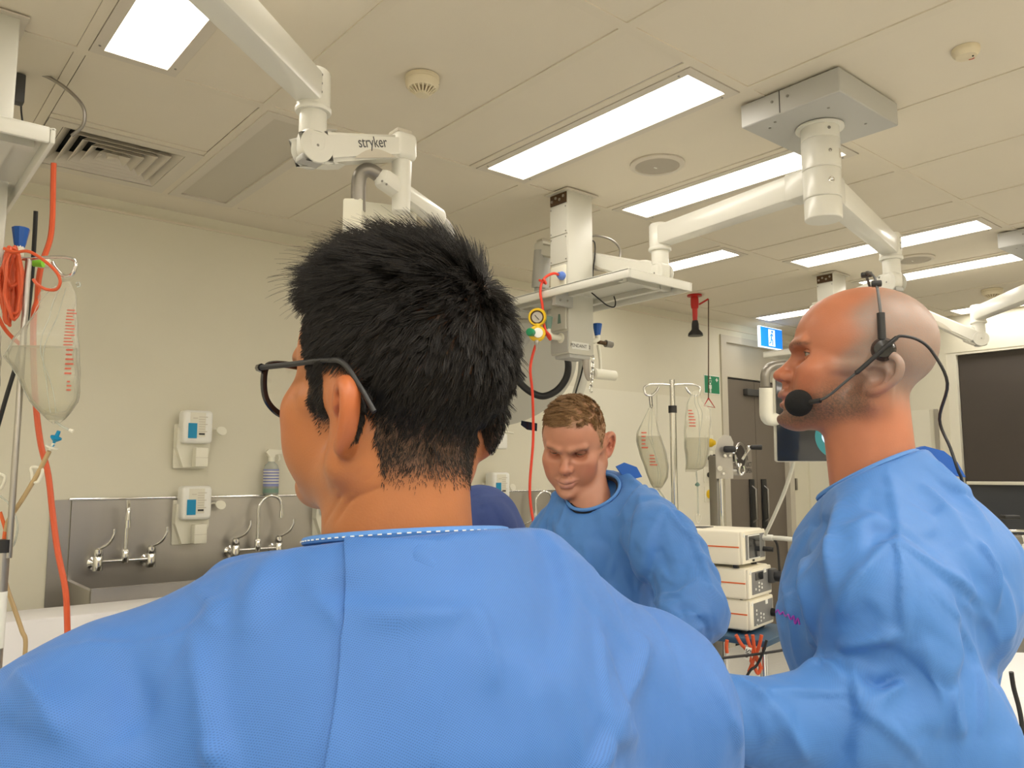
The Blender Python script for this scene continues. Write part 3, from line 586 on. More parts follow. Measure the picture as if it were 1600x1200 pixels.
sp = Vector((4.85, 3.66, CE)); D = (sp - CPOS).dot(FWD)
t = thing('emergency_shower', 'red emergency shower pipe with black bell, hanging from the ceiling', 'shower', tuple(sp))
z0 = at(1090, 485, D).z; z1 = at(1088, 506, D).z; z2 = at(1088, 526, D).z
MB().lathe([(.055, 0), (.055, -.010), (.03, -.014)], sp, UP, 24).build('flange', 'red_paint', t)
MB().lathe([(.024, 0), (.030, -.03), (.030, -.075), (.026, -.10), (.020, -.105), (.017, -.2), (.017, z1 - CE)], sp, UP, 20).build('pipe', 'red_paint', t)
MB().lathe([(.02, z1 - CE + .02), (.026, z1 - CE - .005), (.028, (z1 + z2) / 2 - CE), (.052, z2 - CE + .02), (.056, z2 - CE)], sp, UP, 24).build('bell', 'black', t)
la = at(1092, 476, D); lb_ = at(1107, 467, D - .02)
MB().beam(la, lb_, .016, .012, .003).build('lever', 'red_paint', t)
tri = at(1107, 622, D - .02)
MB().tube([lb_, (lb_ + tri) / 2, tri], .0042, 8, smooth=False).build('pull_rod', 'bracket_brown', t)
MB().tube([tri, at(1117, 637, D - .02), at(1100, 634, D - .02), tri], .005, 8, smooth=False).build('pull_triangle', 'red_paint', t)
t = thing('shower_sign', 'green emergency shower sign with white figure and cross on the wall', 'sign', (5.72, WL, 2.2))
a = ony(1099, 587, WL); b = ony(1124, 617, WL); w_, h_ = b.x - a.x, a.z - b.z + .01; ex, ez = (a.x + b.x) / 2, (a.z + b.z) / 2 + .005
MB().bx((ex - w_ / 2, WL - .006, ez - h_ / 2), (ex + w_ / 2, WL - .001, ez + h_ / 2)).build('sign_border', 'print_white', t, 0)
MB().bx((ex - w_ / 2 + .006, WL - .0075, ez - h_ / 2 + .006), (ex + w_ / 2 - .006, WL - .0055, ez + h_ / 2 - .006)).build('sign_plate', 'sign_green', t, 0)
f = MB(); O = Vector((ex - w_ * .12, WL - .0085, ez)); k = h_
f.cyl(O + Vector((0, 0, k * .05)), O + Vector((0, .0012, k * .05)), .055 * k, seg=12)
for (x, z, sx, sz) in ((0, -.13, .11, .22), (-.04, -.33, .05, .22), (.04, -.33, .05, .22), (-.09, -.12, .04, .2), (.09, -.12, .04, .2), (0, .33, .16, .05), (0, .38, .05, .1), (-.10, .18, .02, .14), (.10, .18, .02, .14), (0, .21, .02, .1), (w_ / k * .44 - .02, .28, .06, .20), (w_ / k * .44 - .02, .28, .2, .06)):
    f.box(O + Vector((x * k, .0006 + .0002 * sx, z * k)), (sx * k, .0012, sz * k))
o = f.build('pictogram', 'print_white', t, 0)
for i, (px, py, kind) in enumerate(((1107, 692, 0), (1106, 716, 1), (1105, 742, 1), (1106, 772, 0))):
    p = ony(px, py, WL); t = thing('gas_outlet', ['yellow round gas outlet topmost on the wall beside the doors', 'black knob outlet second from top beside the doors', 'black knob outlet third from top beside the doors', 'yellow round gas outlet lowest on the wall beside the doors'][i], 'outlet', tuple(p))
    MB().rbox((p.x, WL - .006, p.z), (.11, .012, .13), .004).build('outlet_plate', 'white_plastic', t)
    if kind == 0: MB().lathe([(.036, 0), (.036, .02), (.028, .03), (.02, .05), (.014, .052)], (p.x, WL - .012, p.z), (0, -1, 0), 20).build('outlet_socket', 'yellow', t)
    else: MB().lathe([(.02, 0), (.03, .02), (.016, .035), (.034, .05), (.03, .062), (0, .064)], (p.x, WL - .012, p.z), (0, -1, 0), 8).build('outlet_knob', 'black', t, 25)

# ------------------------------------------------------------------ sinks on the left wall
t = thing('sink_splashback', 'stainless steel splashback sheet of the scrub sinks on the left wall', 'splashback', (2.2, WL, 1.1))
for x0, x1 in ((.76, .84), (.845, 3.9)): MB().bx((x0, WL - (.014 if x0 > .8 else .010), .80), (x1, WL - .004, 1.33)).build('steel_sheet', 'steel', t, 0)
MB().rbox((2.36, WL - .0155, 1.333), (3.06, .022, .010), .003).build('top_fold', 'chrome', t)
t = thing('scrub_sink', 'long stainless steel scrub trough under the splashback', 'sink', (2.3, 3.9, .75))
MB().bx((.84, WL - .48, .78), (3.88, WL - .46, .98)).build('front_panel', 'steel', t, 0); MB().bx((.84, WL - .47, .70), (3.88, WL - .012, .72)).build('trough_bottom', 'steel', t, 0)
MB().bx((.84, WL - .47, .71), (.86, WL - .012, .97)).build('end_panel', 'steel', t, 0); MB().bx((3.86, WL - .47, .71), (3.88, WL - .012, .97)).build('end_panel', 'steel', t, 0)
for x in (1.0, 3.7): MB().bx((x, WL - .3, 0), (x + .04, WL - .26, .70)).build('leg', 'steel', t, 0)
def tap(cx, z, turn, label, swing=(0, -1)):
    t = thing('scrub_tap', label, 'tap', (cx, WL, z), 'elbow-lever taps along the scrub sink'); y = WL - .012; yb = y - .075
    for s in (-1, 1):
        x = cx + .115 * s
        MB().lathe([(.030, 0), (.030, .006), (.018, .012), (.018, .075)], (x, y, z - .012), (0, -1, 0), 20).build('wall_rose', 'chrome', t)
        MB().lathe([(.020, -.04), (.021, -.036), (.021, .02), (.019, .024), (.021, .028), (.019, .055), (.012, .062)], (x, yb, z), UP, 20).build('valve_body', 'chrome', t)
        MB().tube([(x, yb, z + .055), (x + .006, yb - .02, z + .062), (x + .03, yb - .055, z + .085), (x + .045, yb - .07, z + .125), (x + .045, yb - .072, z + .15)], .0065, 10).build('elbow_lever', 'chrome', t)
    MB().cyl((cx - .115, yb, z), (cx + .115, yb, z), .0095, seg=14).build('bridge_pipe', 'chrome', t)
    MB().lathe([(.014, -.012), (.017, -.008), (.017, .045), (.012, .052)], (cx, yb, z), UP, 16).build('spout_base', 'chrome', t)
    d = Vector((turn[0], turn[1], 0)).normalized(); b = Vector((cx, yb, z))
    MB().tube([b + UP * .05, b + UP * .14, b + UP * .21, b + UP * .248 + d * .02, b + UP * .27 + d * .055, b + UP * .262 + d * .095, b + UP * .235 + d * .115, b + UP * .19 + d * .12], .0085, 12).build('spout', 'chrome', t)
    MB().cyl(b + UP * .19 + d * .12, b + UP * .155 + d * .12, .012, seg=14).build('aerator', 'chrome', t)
tap(1.065, 1.05, (-.22, -1), 'leftmost scrub tap with spout turned to the room, beside the orange cable')
tap(1.70, 1.065, (1, -.12), 'scrub tap with hooped spout turned sideways, under the spray bottle')
tap(3.62, 1.06, (1, -.3), 'scrub tap whose hooped spout shows between the men')
def dispenser(x, z, label, yaw=0):
    t = thing('soap_dispenser', label, 'dispenser', (x, WL, z), 'white elbow-lever soap dispensers'); y = WL - .012
    MB().rbox((x - .005, y - .006, z - .05), (.16, .016, .22), .006).build('back_plate', 'white_plastic', t)
    MB().prism([(-.082, .075), (-.085, -.02), (-.05, -.118), (.055, -.118), (.078, -.03), (.078, .075)], Matrix(((1, 0, 0), (0, 0, 1), (0, 1, 0))), (x, y - .055, z - .035), .05).build('holder', 'white_plastic', t, 0)
    MB().rbox((x, y - .062, z + .045), (.145, .09, .165), .018, seg=3).build('bottle', 'print_white', t)
    MB().rbox((x - .004, y - .1085, z + .055), (.075, .002, .12), .001, seg=1).build('label_sheet', 'wall_sheet', t)
    MB().bx((x - .050, y - .1112, z - .012), (x - .008, y - .109, z + .062)).build('label_block', 'print_blue', t, 0)
    for k in range(7): MB().bx((x, y - .111, z + .092 - k * .012), (x + .03 + .012 * (k % 3 == 0), y - .109, z + .0955 - k * .012)).build('label_line', 'grille_grey', t, 0)
    MB().bx((x - .028, y - .111, z + .085), (x - .006, y - .109, z + .089)).build('label_line', 'grille_grey', t, 0)
    MB().bx((x + .002, y - .111, z + .005), (x + .03, y - .109, z + .014)).build('label_line', 'print_black', t, 0)
    MB().rbox((x + .018, y - .095, z - .105), (.062, .055, .095), .006).build('pump_housing', 'white_plastic', t)
    MB().bx((x - .013, y - .1235, z - .108), (x + .049, y - .122, z - .106)).build('seam', 'grille_grey', t, 0)
    MB().tube([(x + .075, y - .04, z + .035), (x + .10, y - .05, z + .04), (x + .12, y - .055, z + .035)], .004, 8).build('lever_rod', 'white_plastic', t)
    MB().prism([(.024 * math.cos(a) * (1.25 if math.cos(a) < 0 else 1), .022 * math.sin(a)) for a in [k * math.pi / 10 for k in range(20)]], frame((0.1, -1, .15), (1, 0, -.25)), (x + .135, y - .055, z + .03), .006).build('lever_pad', 'white_plastic', t)
dispenser(1.365, 1.635, 'upper soap dispenser with blue label, on the wall above the splashback')
dispenser(1.375, 1.262, 'lower soap dispenser with blue label, on the splashback between two taps')
dispenser(2.12, 1.262, 'soap dispenser mostly hidden by the dark-haired man\'s jaw')
dispenser(3.30, 1.33, 'soap dispenser right of the dark-haired man\'s neck, lever pad showing')
o = [c for c in bpy.data.objects if c.name.startswith('soap_dispenser')]
t = thing('wire_basket', 'wall-mounted clear holder with lever, right of the dark hair', 'holder', (3.35, WL, 1.8))
p = ony(770, 690, WL); MB().rbox((p.x, WL - .05, p.z + .0), (.10, .09, .10), .01).build('holder_body', 'print_white', t)
p2 = ony(782, 690, WL); MB().tube([(p.x - .04, WL - .06, p.z + .055), (p.x + .03, WL - .09, p.z + .06), (p.x + .10, WL - .09, p.z + .055)], .006, 8).build('holder_lever', 'white_plastic', t)
t = thing('spray_bottle', 'clear spray bottle with white trigger and violet label, on the splashback ledge', 'bottle', (1.775, WL - .05, 1.338))
b = Vector((1.775, WL - .055, 1.338))
MB().lathe([(.036, 0), (.040, .006), (.040, .13), (.034, .155), (.018, .172), (.014, .178)], b, UP, 24).build('bottle_body', 'clear_bottle', t)
MB().lathe([(.0405, .045), (.0405, .135)], b, UP, 24).build('label_sheet', 'print_violet', t)
for k in range(5): MB().lathe([(.041, .06 + k * .015), (.041, .066 + k * .015)], b, UP, 24).build('label_line', 'wall_sheet', t)
MB().lathe([(.0408, .012), (.0408, .034)], b, UP, 24).build('label_block', 'teal_knob', t)
MB().lathe([(.017, .175), (.017, .20)], b, UP, 16).build('collar', 'white_plastic', t)
MB().prism([(-.035, 0), (-.012, -.03), (.012, -.03), (.016, -.012), (.052, -.008), (.05, .012), (-.02, .016)], frame((0, -1, 0), (1, 0, 0)) @ Matrix(((1, 0, 0), (0, 1, 0), (0, 0, 1))), b + Vector((0, .011, .225)), .022).build('spray_head', 'white_plastic', t, 0)
MB().tube([b + Vector((.035, 0, .214)), b + Vector((.044, 0, .195)), b + Vector((.040, 0, .178))], .005, 8).build('trigger', 'white_plastic', t)
# ------------------------------------------------------------------ drip stands and bags
def pole_top(t, top, d, span, r=.005):
    # cross bar with a teardrop hook loop at each end
    top = Vector(top); d = Vector(d).normalized()
    for s in (-1, 1):
        e = top + d * span * s
        MB().tube([top, top + d * span * .5 * s + UP * .004, e + UP * .002, e + d * .028 * s - UP * .012, e + d * .022 * s - UP * .045, e - UP * .052 - d * .004 * s, e - d * .03 * s - UP * .030, e - d * .042 * s - UP * .010], r, 10).build('hook', 'chrome', t)
def bag(label, D, outline, level, marks, group, yaw=.0, thick=.055, dx=0):
    # soft pillow between two film sheets, fluid below the level; outline in local metres around the hook point
    t = thing('fluid_bag', label, 'fluid bag', tuple(D), group); O = Vector(D); X = (RIGHT * math.cos(yaw) + FWDH * math.sin(yaw)); Nn = X.cross(UP)
    ys = [p[0] for p in outline]
    def width(y):
        for (a, l0, r0), (b, l1, r1) in zip(outline, outline[1:]):
            if b <= y <= a: u = (a - y) / (a - b + 1e-9); return l0 + (l1 - l0) * u, r0 + (r1 - r0) * u
        return outline[-1][1:]
    def sheet(ya, yb, m, name, sc):
        vs = []; fs = []; n = 26; k = 14
        for i in range(n + 1):
            y = ya + (yb - ya) * i / n; l, r = width(y); full = max(0, min(1, (y - ys[-1]) / .04)) * max(.12, min(1, (ys[0] - y) / .16)) * min(1, (r - l) / .09)
            for j in range(2 * k):
                a = math.pi * j / k; u = math.cos(a); w = math.sin(a); c = (l + r) / 2; h = (r - l) / 2
                cr = .006 * math.sin(9 * y / .1 + 3 * u) * (1 - abs(w))
                vs.append(O + X * (c + h * u * sc) + UP * y + Nn * (thick * .5 * full * sc * (abs(w) ** .8 if w > 0 else -abs(w) ** .8) + cr * .6))
        for i in range(n):
            for j in range(2 * k): fs.append([i * 2 * k + j, i * 2 * k + (j + 1) % (2 * k), (i + 1) * 2 * k + (j + 1) % (2 * k), (i + 1) * 2 * k + j])
        fs += [list(range(2 * k))[::-1], [n * 2 * k + j for j in range(2 * k)]]
        return MB().add(vs, fs).build(name, m, t, 60)
    sheet(ys[0], ys[-1], 'bag_film', 'bag_film', 1); sheet(level, ys[-1] + .012, 'bag_fluid', 'fluid', .93)
    for u0, u1 in ((-.92, -.95), (.35, -.1), (-.2, .25)):
        pp = []
        for i in range(9):
            y = ys[0] - .02 + (ys[-1] - ys[0] + .05) * i / 8; l, r = width(y); u = u0 + (u1 - u0) * i / 8; full = min(1, (r - l) / .09) * max(.12, min(1, (ys[0] - y) / .16)); pp.append(O + X * ((l + r) / 2 + (r - l) / 2 * u) + UP * y + Nn * -(-(thick * .5 * full * (1 - u * u) ** .5) - .001) * (1 if Nn.dot(FWDH) < 0 else -1))
        MB().tube(pp, .0011, 6, 3).build('film_crease', 'clear_bottle', t)
    for (x, y, w, h, rows) in marks:
        for k in range(rows):
            yy = y - h * k / rows; l, r = width(yy); c = (l + r) / 2; hh = (r - l) / 2; u = min(.999, abs((x - c) / hh)); full = min(1, (r - l) / .09) * max(.12, min(1, (ys[0] - yy) / .16))
            for g in range(1):
                ww = w * random.uniform(.5, 1.0); x0 = x - w / 2
                p = O + X * (x0 + ww / 2) + UP * yy + Nn * (thick * .5 * full * max(.0, 1 - u * u) ** .4 + .004)
                q = O + X * (x0 + ww / 2) + UP * yy - Nn * (-(thick * .5 * full * max(.0, 1 - u * u) ** .4) - .004)
                MB().box(p, (ww, .0006, h / rows * .34), Matrix((X, -Nn, UP)).transposed()).build('print_line', 'print_red', t, 0)
    return t, O, X
PD = 2.30; top = at(45, 405, PD)
t = thing('drip_stand', 'steel drip stand at the left frame edge with a hooked top bar', 'drip stand', (top.x, top.y, 0))
MB().cyl((top.x, top.y, 1.22), top, .0085, seg=16).build('inner_pole', 'steel', t)
MB().cyl((top.x - .012, top.y + .01, .35), (top.x - .012, top.y + .01, 1.24), .0165, seg=18).build('outer_pole', 'steel', t)
pole_top(t, top, RIGHT - FWDH * .1, .115)
MB().cyl((top.x - .012, top.y + .01, .98), (top.x - .012, top.y + .01, 1.13), .0175, seg=16).build('taped_label', 'print_white', t)
for k in range(3): text('lettering', ['ARTHRO', 'TABLE 1', 'STAND'][k], .02, (top.x - .012, top.y + .01, 1.0) + Vector((0, 0, 0)) if False else Vector((top.x - .012, top.y + .01, 1.04)) - FWDH * .0185 + RIGHT * (.004 * k - .004), UP, -RIGHT, 'print_black', t, sx=.8) if k == 0 else None
MB().cyl((top.x - .012, top.y + .01, 1.235), (top.x - .012, top.y + .01, 1.27), .022, seg=14).build('clamp_collar', 'black', t)
for k in range(5):
    a = k * 2 * math.pi / 5; MB().tube([(top.x, top.y, .36), (top.x + .12 * math.cos(a), top.y + .12 * math.sin(a), .12), (top.x + .28 * math.cos(a), top.y + .28 * math.sin(a), .06)], .012, 10).build('leg', 'chrome', t)
    MB().sphere((top.x + .28 * math.cos(a), top.y + .28 * math.sin(a), .03), .03, seg=12).build('caster', 'black', t)
s = PD / F
hk = at(106, 440, PD)
ol = [(0, -.006, .008), (-.025 * 1, -.05, .018), (-.035, -.082, .024), (-.08, -.070, .028), (-.17, -.135, .038), (-.22, -.155, .045), (-.27, -.118, .048), (-.31, -.098, .050), (-.345, -.080, .046), (-.375, -.052, .030), (-.40, -.028, .010), (-.408, -.016, -.002)]
t, O, X = bag('nearest fluid bag with red print, hanging from the left drip stand hook', hk, ol, -.19, [(.022, -.085, .030, .11, 12), (.026, -.20, .022, .08, 6), (.030, -.29, .014, .035, 3)], 'clear fluid bags on the drip stands', .15)
MB().bx((0, 0, 0), (0, 0, 0)) if False else None
MB().tube([hk + X * .022 + UP * -.005, hk + X * .03 - UP * .002, hk + X * .034 - UP * .012, hk + X * .026 - UP * .014], .0025, 6).build('hang_ring', 'clear_bottle', t)
MB().tube([O + X * -.010 - UP * .40, O + X * .01 - UP * .415, O + X * .03 - UP * .425], .0035, 8).build('port_tube', 'clear_bottle', t)
MB().tube([O + X * .028 - UP * .424, O + X * .038 - UP * .428], .005, 8, smooth=False).build('port_cap', 'white_plastic', t)
ol2 = [(y, l + .01, r + .015) for y, l, r in ol]
hk2 = at(-22, 425, PD + .02); t, O, X = bag('fluid bag at the very left frame edge, second on the left stand', hk2, ol2, -.2, [(.02, -.09, .03, .1, 6)], 'clear fluid bags on the drip stands', -.1)
# giving set
t = thing('giving_set', 'fluid line with blue spike, white clamp and Y-joint, held up beside the orange cable', 'tubing', tuple(at(60, 740, 2.25)))
L = lambda x, y, d=2.25: at(x, y, d)
MB().tube([L(77, 705), L(60, 738), L(35, 780), L(14, 812), L(9, 830)], .0062, 10).build('line', 'tube_beige', t)
MB().lathe([(.004, -.02), (.004, 0), (.009, .004), (.015, .010), (.015, .014), (.006, .016), (.005, .032)], L(85, 690), (L(90, 680) - L(84, 694)), 12).build('blue_spike', 'print_blue', t)
MB().cyl(L(78, 703), L(84, 692), .0045, seg=10).build('spike_shaft', 'white_plastic', t); MB().cyl(L(81, 699), L(82, 697), .017, seg=16).build('spike_flange', 'white_plastic', t)
MB().tube([L(50, 730), L(64, 732), L(66, 738), L(60, 752), L(52, 752), L(50, 740)], .0045, 8, 6, True).build('line_clamp', 'white_plastic', t)
MB().tube([L(-4, 742, 2.26), L(6, 742, 2.26), L(8, 748, 2.26), L(2, 762, 2.26), L(-6, 760, 2.26)], .0045, 8, 6, True).build('line_clamp', 'white_plastic', t)
MB().tube([L(0, 800), L(8, 826), L(8, 835)], .005, 8).build('y_joint', 'orange_print', t); MB().tube([L(14, 812), L(8, 830), L(6, 848)], .005, 8).build('y_joint', 'orange_print', t)
MB().tube([L(4, 850), L(4, 880), L(10, 915), L(22, 950), L(34, 985), L(40, 1010), L(30, 1100)], .006, 10).build('line', 'tube_beige', t)
MB().rbox(L(7, 860), (.03, .03, .035), .008).build('pole_clamp', 'black', t)
MB().tube([L(0, 775), L(16, 790), L(27, 820), L(22, 850), L(10, 858)], .003, 8).build('violet_line', 'clear_bottle', t)
# orange cable coil and run
cable('orange_cable', 'orange hose hanging from the ceiling pendant down in front of the splashback', 'cable', [at(x, y, d) for x, y, d in ((84, 255, 2.6), (83, 290, 2.6), (82, 340, 2.58), (78, 375, 2.55), (66, 410, 2.5), (60, 440, 2.48), (58, 470, 2.45), (53, 490, 2.42), (52, 540, 2.42), (55, 620, 2.42), (63, 690, 2.4), (75, 740, 2.4), (82, 800, 2.38), (90, 860, 2.36), (102, 920, 2.34), (105, 970, 2.33), (107, 1060, 2.32))], .0085, 'orange_hose')
t = thing('cable_coil', 'tangled coil of orange cable hung over the left drip stand top', 'cable', tuple(at(20, 430, 2.34)), None)
rr = random.Random(5)
for k in range(15):
    cx, w, h = 18 + rr.uniform(-9, 9), rr.uniform(10, 26), rr.uniform(30, 58); ty = 385 + rr.uniform(0, 10); dd = 2.25 + .008 * k
    MB().tube([at(cx + w * math.sin(a) * .5 + rr.uniform(-3, 3), ty + h * (1 - math.cos(a)), dd + .02 * math.sin(a)) for a in [j * math.pi / 5 for j in range(10)]], .0042, 8, 6, True).build('coil_loop', 'orange_hose', t)
MB().tube([at(x, y, 2.24) for x, y in ((6, 388), (22, 394), (45, 393), (70, 408), (88, 425), (94, 440), (88, 452), (72, 452), (58, 444), (52, 436))], .0044, 8).build('coil_loop', 'orange_hose', t)
MB().tube([at(x, y, 2.25) for x, y in ((30, 400), (34, 440), (30, 470), (28, 487), (18, 488), (12, 470))], .0044, 8).build('coil_loop', 'orange_hose', t)
MB().tube([at(x, y, 2.5) for x, y in ((-10, 480), (5, 510), (20, 528), (40, 545))], .006, 8).build('coil_tail', 'orange_hose', t)
g = MB().lathe([(.012, 0), (.016, .01), (.016, .03), (.010, .04)], at(58, 411, 2.45), RIGHT, 14).build('hose_fitting', 'white_plastic', t); MB().cyl(at(53, 410, 2.43), at(68, 411, 2.43), .013, seg=12).build('green_fitting', 'lime_cloth', t)
cable('black_cable', 'black cable hanging behind the left drip stand', 'cable', [at(x, y, 2.7) for x, y in ((56, 330), (54, 370), (50, 430), (42, 500), (28, 560), (10, 620), (-10, 690))], .007, 'black')
# right stand
PD = 3.95; top = at(1050, 597, PD)
t = thing('drip_stand', 'steel drip stand with two fluid bags, between the two gowned men', 'drip stand', (top.x, top.y, 0))
MB().cyl((top.x, top.y, 1.77), top + UP * .012, .0125, seg=16).build('inner_pole', 'chrome', t); MB().cyl((top.x, top.y, .3), (top.x, top.y, 1.78), .0165, seg=16).build('outer_pole', 'chrome', t)
MB().cyl((top.x, top.y, 1.745), (top.x, top.y, 1.78), .0205, seg=14).build('clamp_collar', 'black', t)
pole_top(t, top - UP * .015, RIGHT, .108, .0055)
for k in range(5):
    a = k * 2 * math.pi / 5; MB().tube([(top.x, top.y, .3), (top.x + .28 * math.cos(a), top.y + .28 * math.sin(a), .06)], .012, 10, smooth=False).build('leg', 'chrome', t)
    MB().sphere((top.x + .28 * math.cos(a), top.y + .28 * math.sin(a), .03), .03, seg=12).build('caster', 'black', t)
olr = [(0, -.005, .006), (-.06, -.035, .018), (-.12, -.066, .03), (-.15, -.070, .042), (-.21, -.056, .060), (-.27, -.035, .068), (-.31, -.022, .064), (-.345, -.008, .045), (-.365, .012, .028)]; olr = [tuple(v * 1.145 for v in q) for q in olr]
t, O, X = bag('fluid bag hanging at the left hook of the far stand, above the blue shoulder', at(1018, 632, PD), olr, -.155, [(-.04, -.14, .035, .09, 5), (0.0, -.25, .04, .06, 4)], 'clear fluid bags on the drip stands', 0, .06)
MB().tube([at(1014, 617, PD), at(1016, 634, PD), at(1019, 636, PD), at(1018, 615, PD)], .002, 6).build('hang_loop', 'black', t)
MB().tube([O + X * .023 - UP * .41, O + X * .04 - UP * .435, O + X * .057 - UP * .46], .004, 8).build('port_tube', 'clear_bottle', t)
olr2 = [(0, -.01, .02), (-.05, -.035, .03), (-.08, -.042, .064), (-.13, -.048, .066), (-.18, -.052, .058), (-.25, -.052, .054), (-.30, -.045, .045), (-.33, -.052, .030), (-.345, -.05, -.01)]; olr2 = [tuple(v * 1.145 for v in q) for q in olr2]
t, O, X = bag('fluid bag with dark wedge of fluid at the right hook of the far stand', at(1086, 610, PD - .03), olr2, -.23, [(-.025, -.10, .035, .09, 6)], 'clear fluid bags on the drip stands', .1, .05)
MB().tube([O - UP * .39 - X * .005, O - UP * .46, O - UP * .53, O - UP * .60], .0035, 8).build('drip_line', 'clear_bottle', t)
MB().lathe([(.004, 0), (.012, .006), (.012, .010), (.004, .02)], O - UP * .465, UP, 12).build('blue_spike', 'teal_knob', t)
MB().tube([O - UP * .60 + X * s_ for s_ in (-.012, .012)] + [O - UP * .635 + X * .006, O - UP * .635 - X * .006], .003, 6, 6, True).build('line_clamp', 'white_plastic', t)
# ------------------------------------------------------------------ winch stand
WD = 3.62; t = thing('winch_stand', 'steel post with hand winch, hook and black crank grip, before the doors', 'winch', tuple(at(1120, 800, WD)))
c = at(1116, 712, WD); zt = c.z
MB().rbox((c.x, c.y, zt / 2 + .0), (.03, .045, zt), .004).build('post', 'dark_steel', t)
q = at(1126, 745, WD - .03); MB().cyl((q.x, q.y, .3), (q.x, q.y, at(1126, 742, WD).z), .011, seg=16).build('guide_rod', 'chrome', t)
fw = Matrix((RIGHT, UP, -FWDH)).transposed(); sc = WD / F
poly = [(-14, -35), (12, -35), (12, 0), (14, 20), (10, 30), (0, 33), (-8, 26), (-14, 8)]
MB().prism([(x * sc, y * sc) for x, y in poly], fw, at(1132, 712, WD - .05), .006).build('side_plate', 'steel', t, 0)
for x, y, r in ((1125, 732, .011), (1131, 740, .006), (1133, 712, .007), (1141, 712, .006)): MB().cyl(at(x, y, WD - .06), at(x, y, WD - .075), r, seg=12).build('bolt', 'chrome', t)
dc = at(1146, 714, WD - .02); MB().lathe([(.052, -.034), (.052, -.029), (.025, -.025), (.025, .025), (.052, .029), (.052, .034)], dc, RIGHT * .8 - FWDH * .6, 32).build('drum', 'chrome', t)
MB().lathe([(.066, 0), (.066, .006), (.057, .007)], dc + RIGHT * .03, RIGHT * .8 - FWDH * .6, 36).build('gear_wheel', 'steel', t)
MB().rbox(at(1140, 702, WD - .09), (.055, .02, .03), .01, Matrix((RIGHT, FWDH, UP)).transposed()).build('ratchet_grip', 'black', t)
MB().bx((0, 0, 0), (0, 0, 0)) if False else None
MB().tube([at(1158, 724, WD - .06), at(1155, 735, WD - .06), at(1158, 742, WD - .06), at(1163, 736, WD - .06), at(1162, 728, WD - .06)], .0045, 8).build('hook', 'chrome', t)
MB().rbox(at(1141, 738, WD - .03), (.07, .05, .03), .005, Matrix((RIGHT, FWDH, UP)).transposed()).build('base_bracket', 'dark_steel', t)
MB().beam(at(1160, 718, WD - .06), at(1172, 699, WD - .08), .004, .012, .001, (0, 0, 1)).build('crank_arm', 'chrome', t)
MB().sphere(at(1170, 699, WD - .08), .009, seg=12).build('crank_bolt', 'chrome', t)
MB().cyl(at(1173, 699, WD - .085), at(1191, 699, WD - .10), .0105, .012, 14, .003).build('crank_grip', 'black', t)
# ------------------------------------------------------------------ device cart
ca = R(12); dx_ = Vector((math.cos(ca), math.sin(ca), 0)); dy_ = Vector((-math.sin(ca), math.cos(ca), 0)); dr = Matrix((dx_, dy_, UP)).transposed()
o1 = at(1157, 884, 3.0)
def device(o, h, label, w=.235, l=.36, cat='medical device'):
    c = o + dx_ * w / 2 + dy_ * l / 2 + UP * h / 2; t = thing('medical_console', label, cat, tuple(o), 'stacked cream medical consoles')
    MB().rbox(c, (w, l, h), .010, dr, 3).build('console_case', 'device_cream', t)
    MB().rbox(o + dx_ * w / 2 + UP * h / 2 - dy_ * .003, (w - .004, .014, h - .006), .006, dr).build('front_bezel', 'device_cream', t)
    MB().box(o + dx_ * (w * .53) + UP * h * .5 - dy_ * .0105, (w * .82, .002, h * .72), dr).build('front_panel', 'device_panel', t, 0)
    MB().box(o + dx_ * -.0005 + dy_ * l * .5 + UP * h * .52, (.0016, l * .98, .005), dr).build('orange_stripe', 'orange_print', t, 0)
    for a in (.03, w - .03): MB().cyl(o + dx_ * a + dy_ * .03, o + dx_ * a + dy_ * .03 - UP * .012, .012, seg=12).build('foot', 'black', t); MB().cyl(o + dx_ * a + dy_ * (l - .03), o + dx_ * a + dy_ * (l - .03) - UP * .012, .012, seg=12).build('foot', 'black', t)
    MB().cyl(o + dx_ * .016 + UP * h * .86 - dy_ * .0095, o + dx_ * .016 + UP * h * .86 - dy_ * .012, .008, seg=14).build('power_button', 'print_white', t)
    return t, lambda u, v, k=.0125: o + dx_ * u * w + UP * v * h - dy_ * k
t, P = device(o1, .128, 'topmost cream console with big dark screen and lime cloth on top')
MB().box(P(.45, .5, .0125), (.115, .002, .09), dr).build('screen_frame', 'print_white', t, 0); MB().box(P(.45, .5, .0138), (.107, .002, .082), dr).build('screen', 'screen_dark', t, 0)
MB().box(P(.42, .10, .0125), (.016, .002, .007), dr).build('badge', 'black', t, 0)
MB().tube([P(.88, .72, .012), P(.88, .72, .06), P(.95, .70, .10), P(1.15, .62, .14), P(1.4, .4, .12)], .009, 10).build('grey_cable', 'enamel', t); MB().cyl(P(.88, .72, .012), P(.88, .72, .05), .012, seg=14).build('cable_plug', 'boom_white', t)
MB().cyl(P(.86, .38, .012), P(.88, .37, .05), .010, seg=12).build('black_plug', 'black', t)
MB().tube([P(.88, .72, .05), P(.93, .55, .06), P(.98, .3, .06), P(1.02, -.3, .06), P(1.02, -1.2, .07), P(.8, -1.9, .12), P(.3, -2.2, .16), P(-.2, -2.3, .10), P(-1, -2.3, .0)], .0048, 8).build('black_lead', 'black', t)
MB().box(o1 + UP * .129 + dy_ * .20 + dx_ * .10, (.10, .06, .003), dr).build('top_slot', 'dark_grey', t, 0)
cl = tag(MB().rbox(o1 + UP * .135 + dy_ * .33 + dx_ * .05, (.10, .12, .008), .003, dr).build('lime_cloth', 'lime_cloth'), 'lime green folded cloth lying on the topmost cream console', 'cloth')
o2 = at(1167, 938, 3.0); t, P = device(o2, .115, 'middle cream console with small display and round black socket')
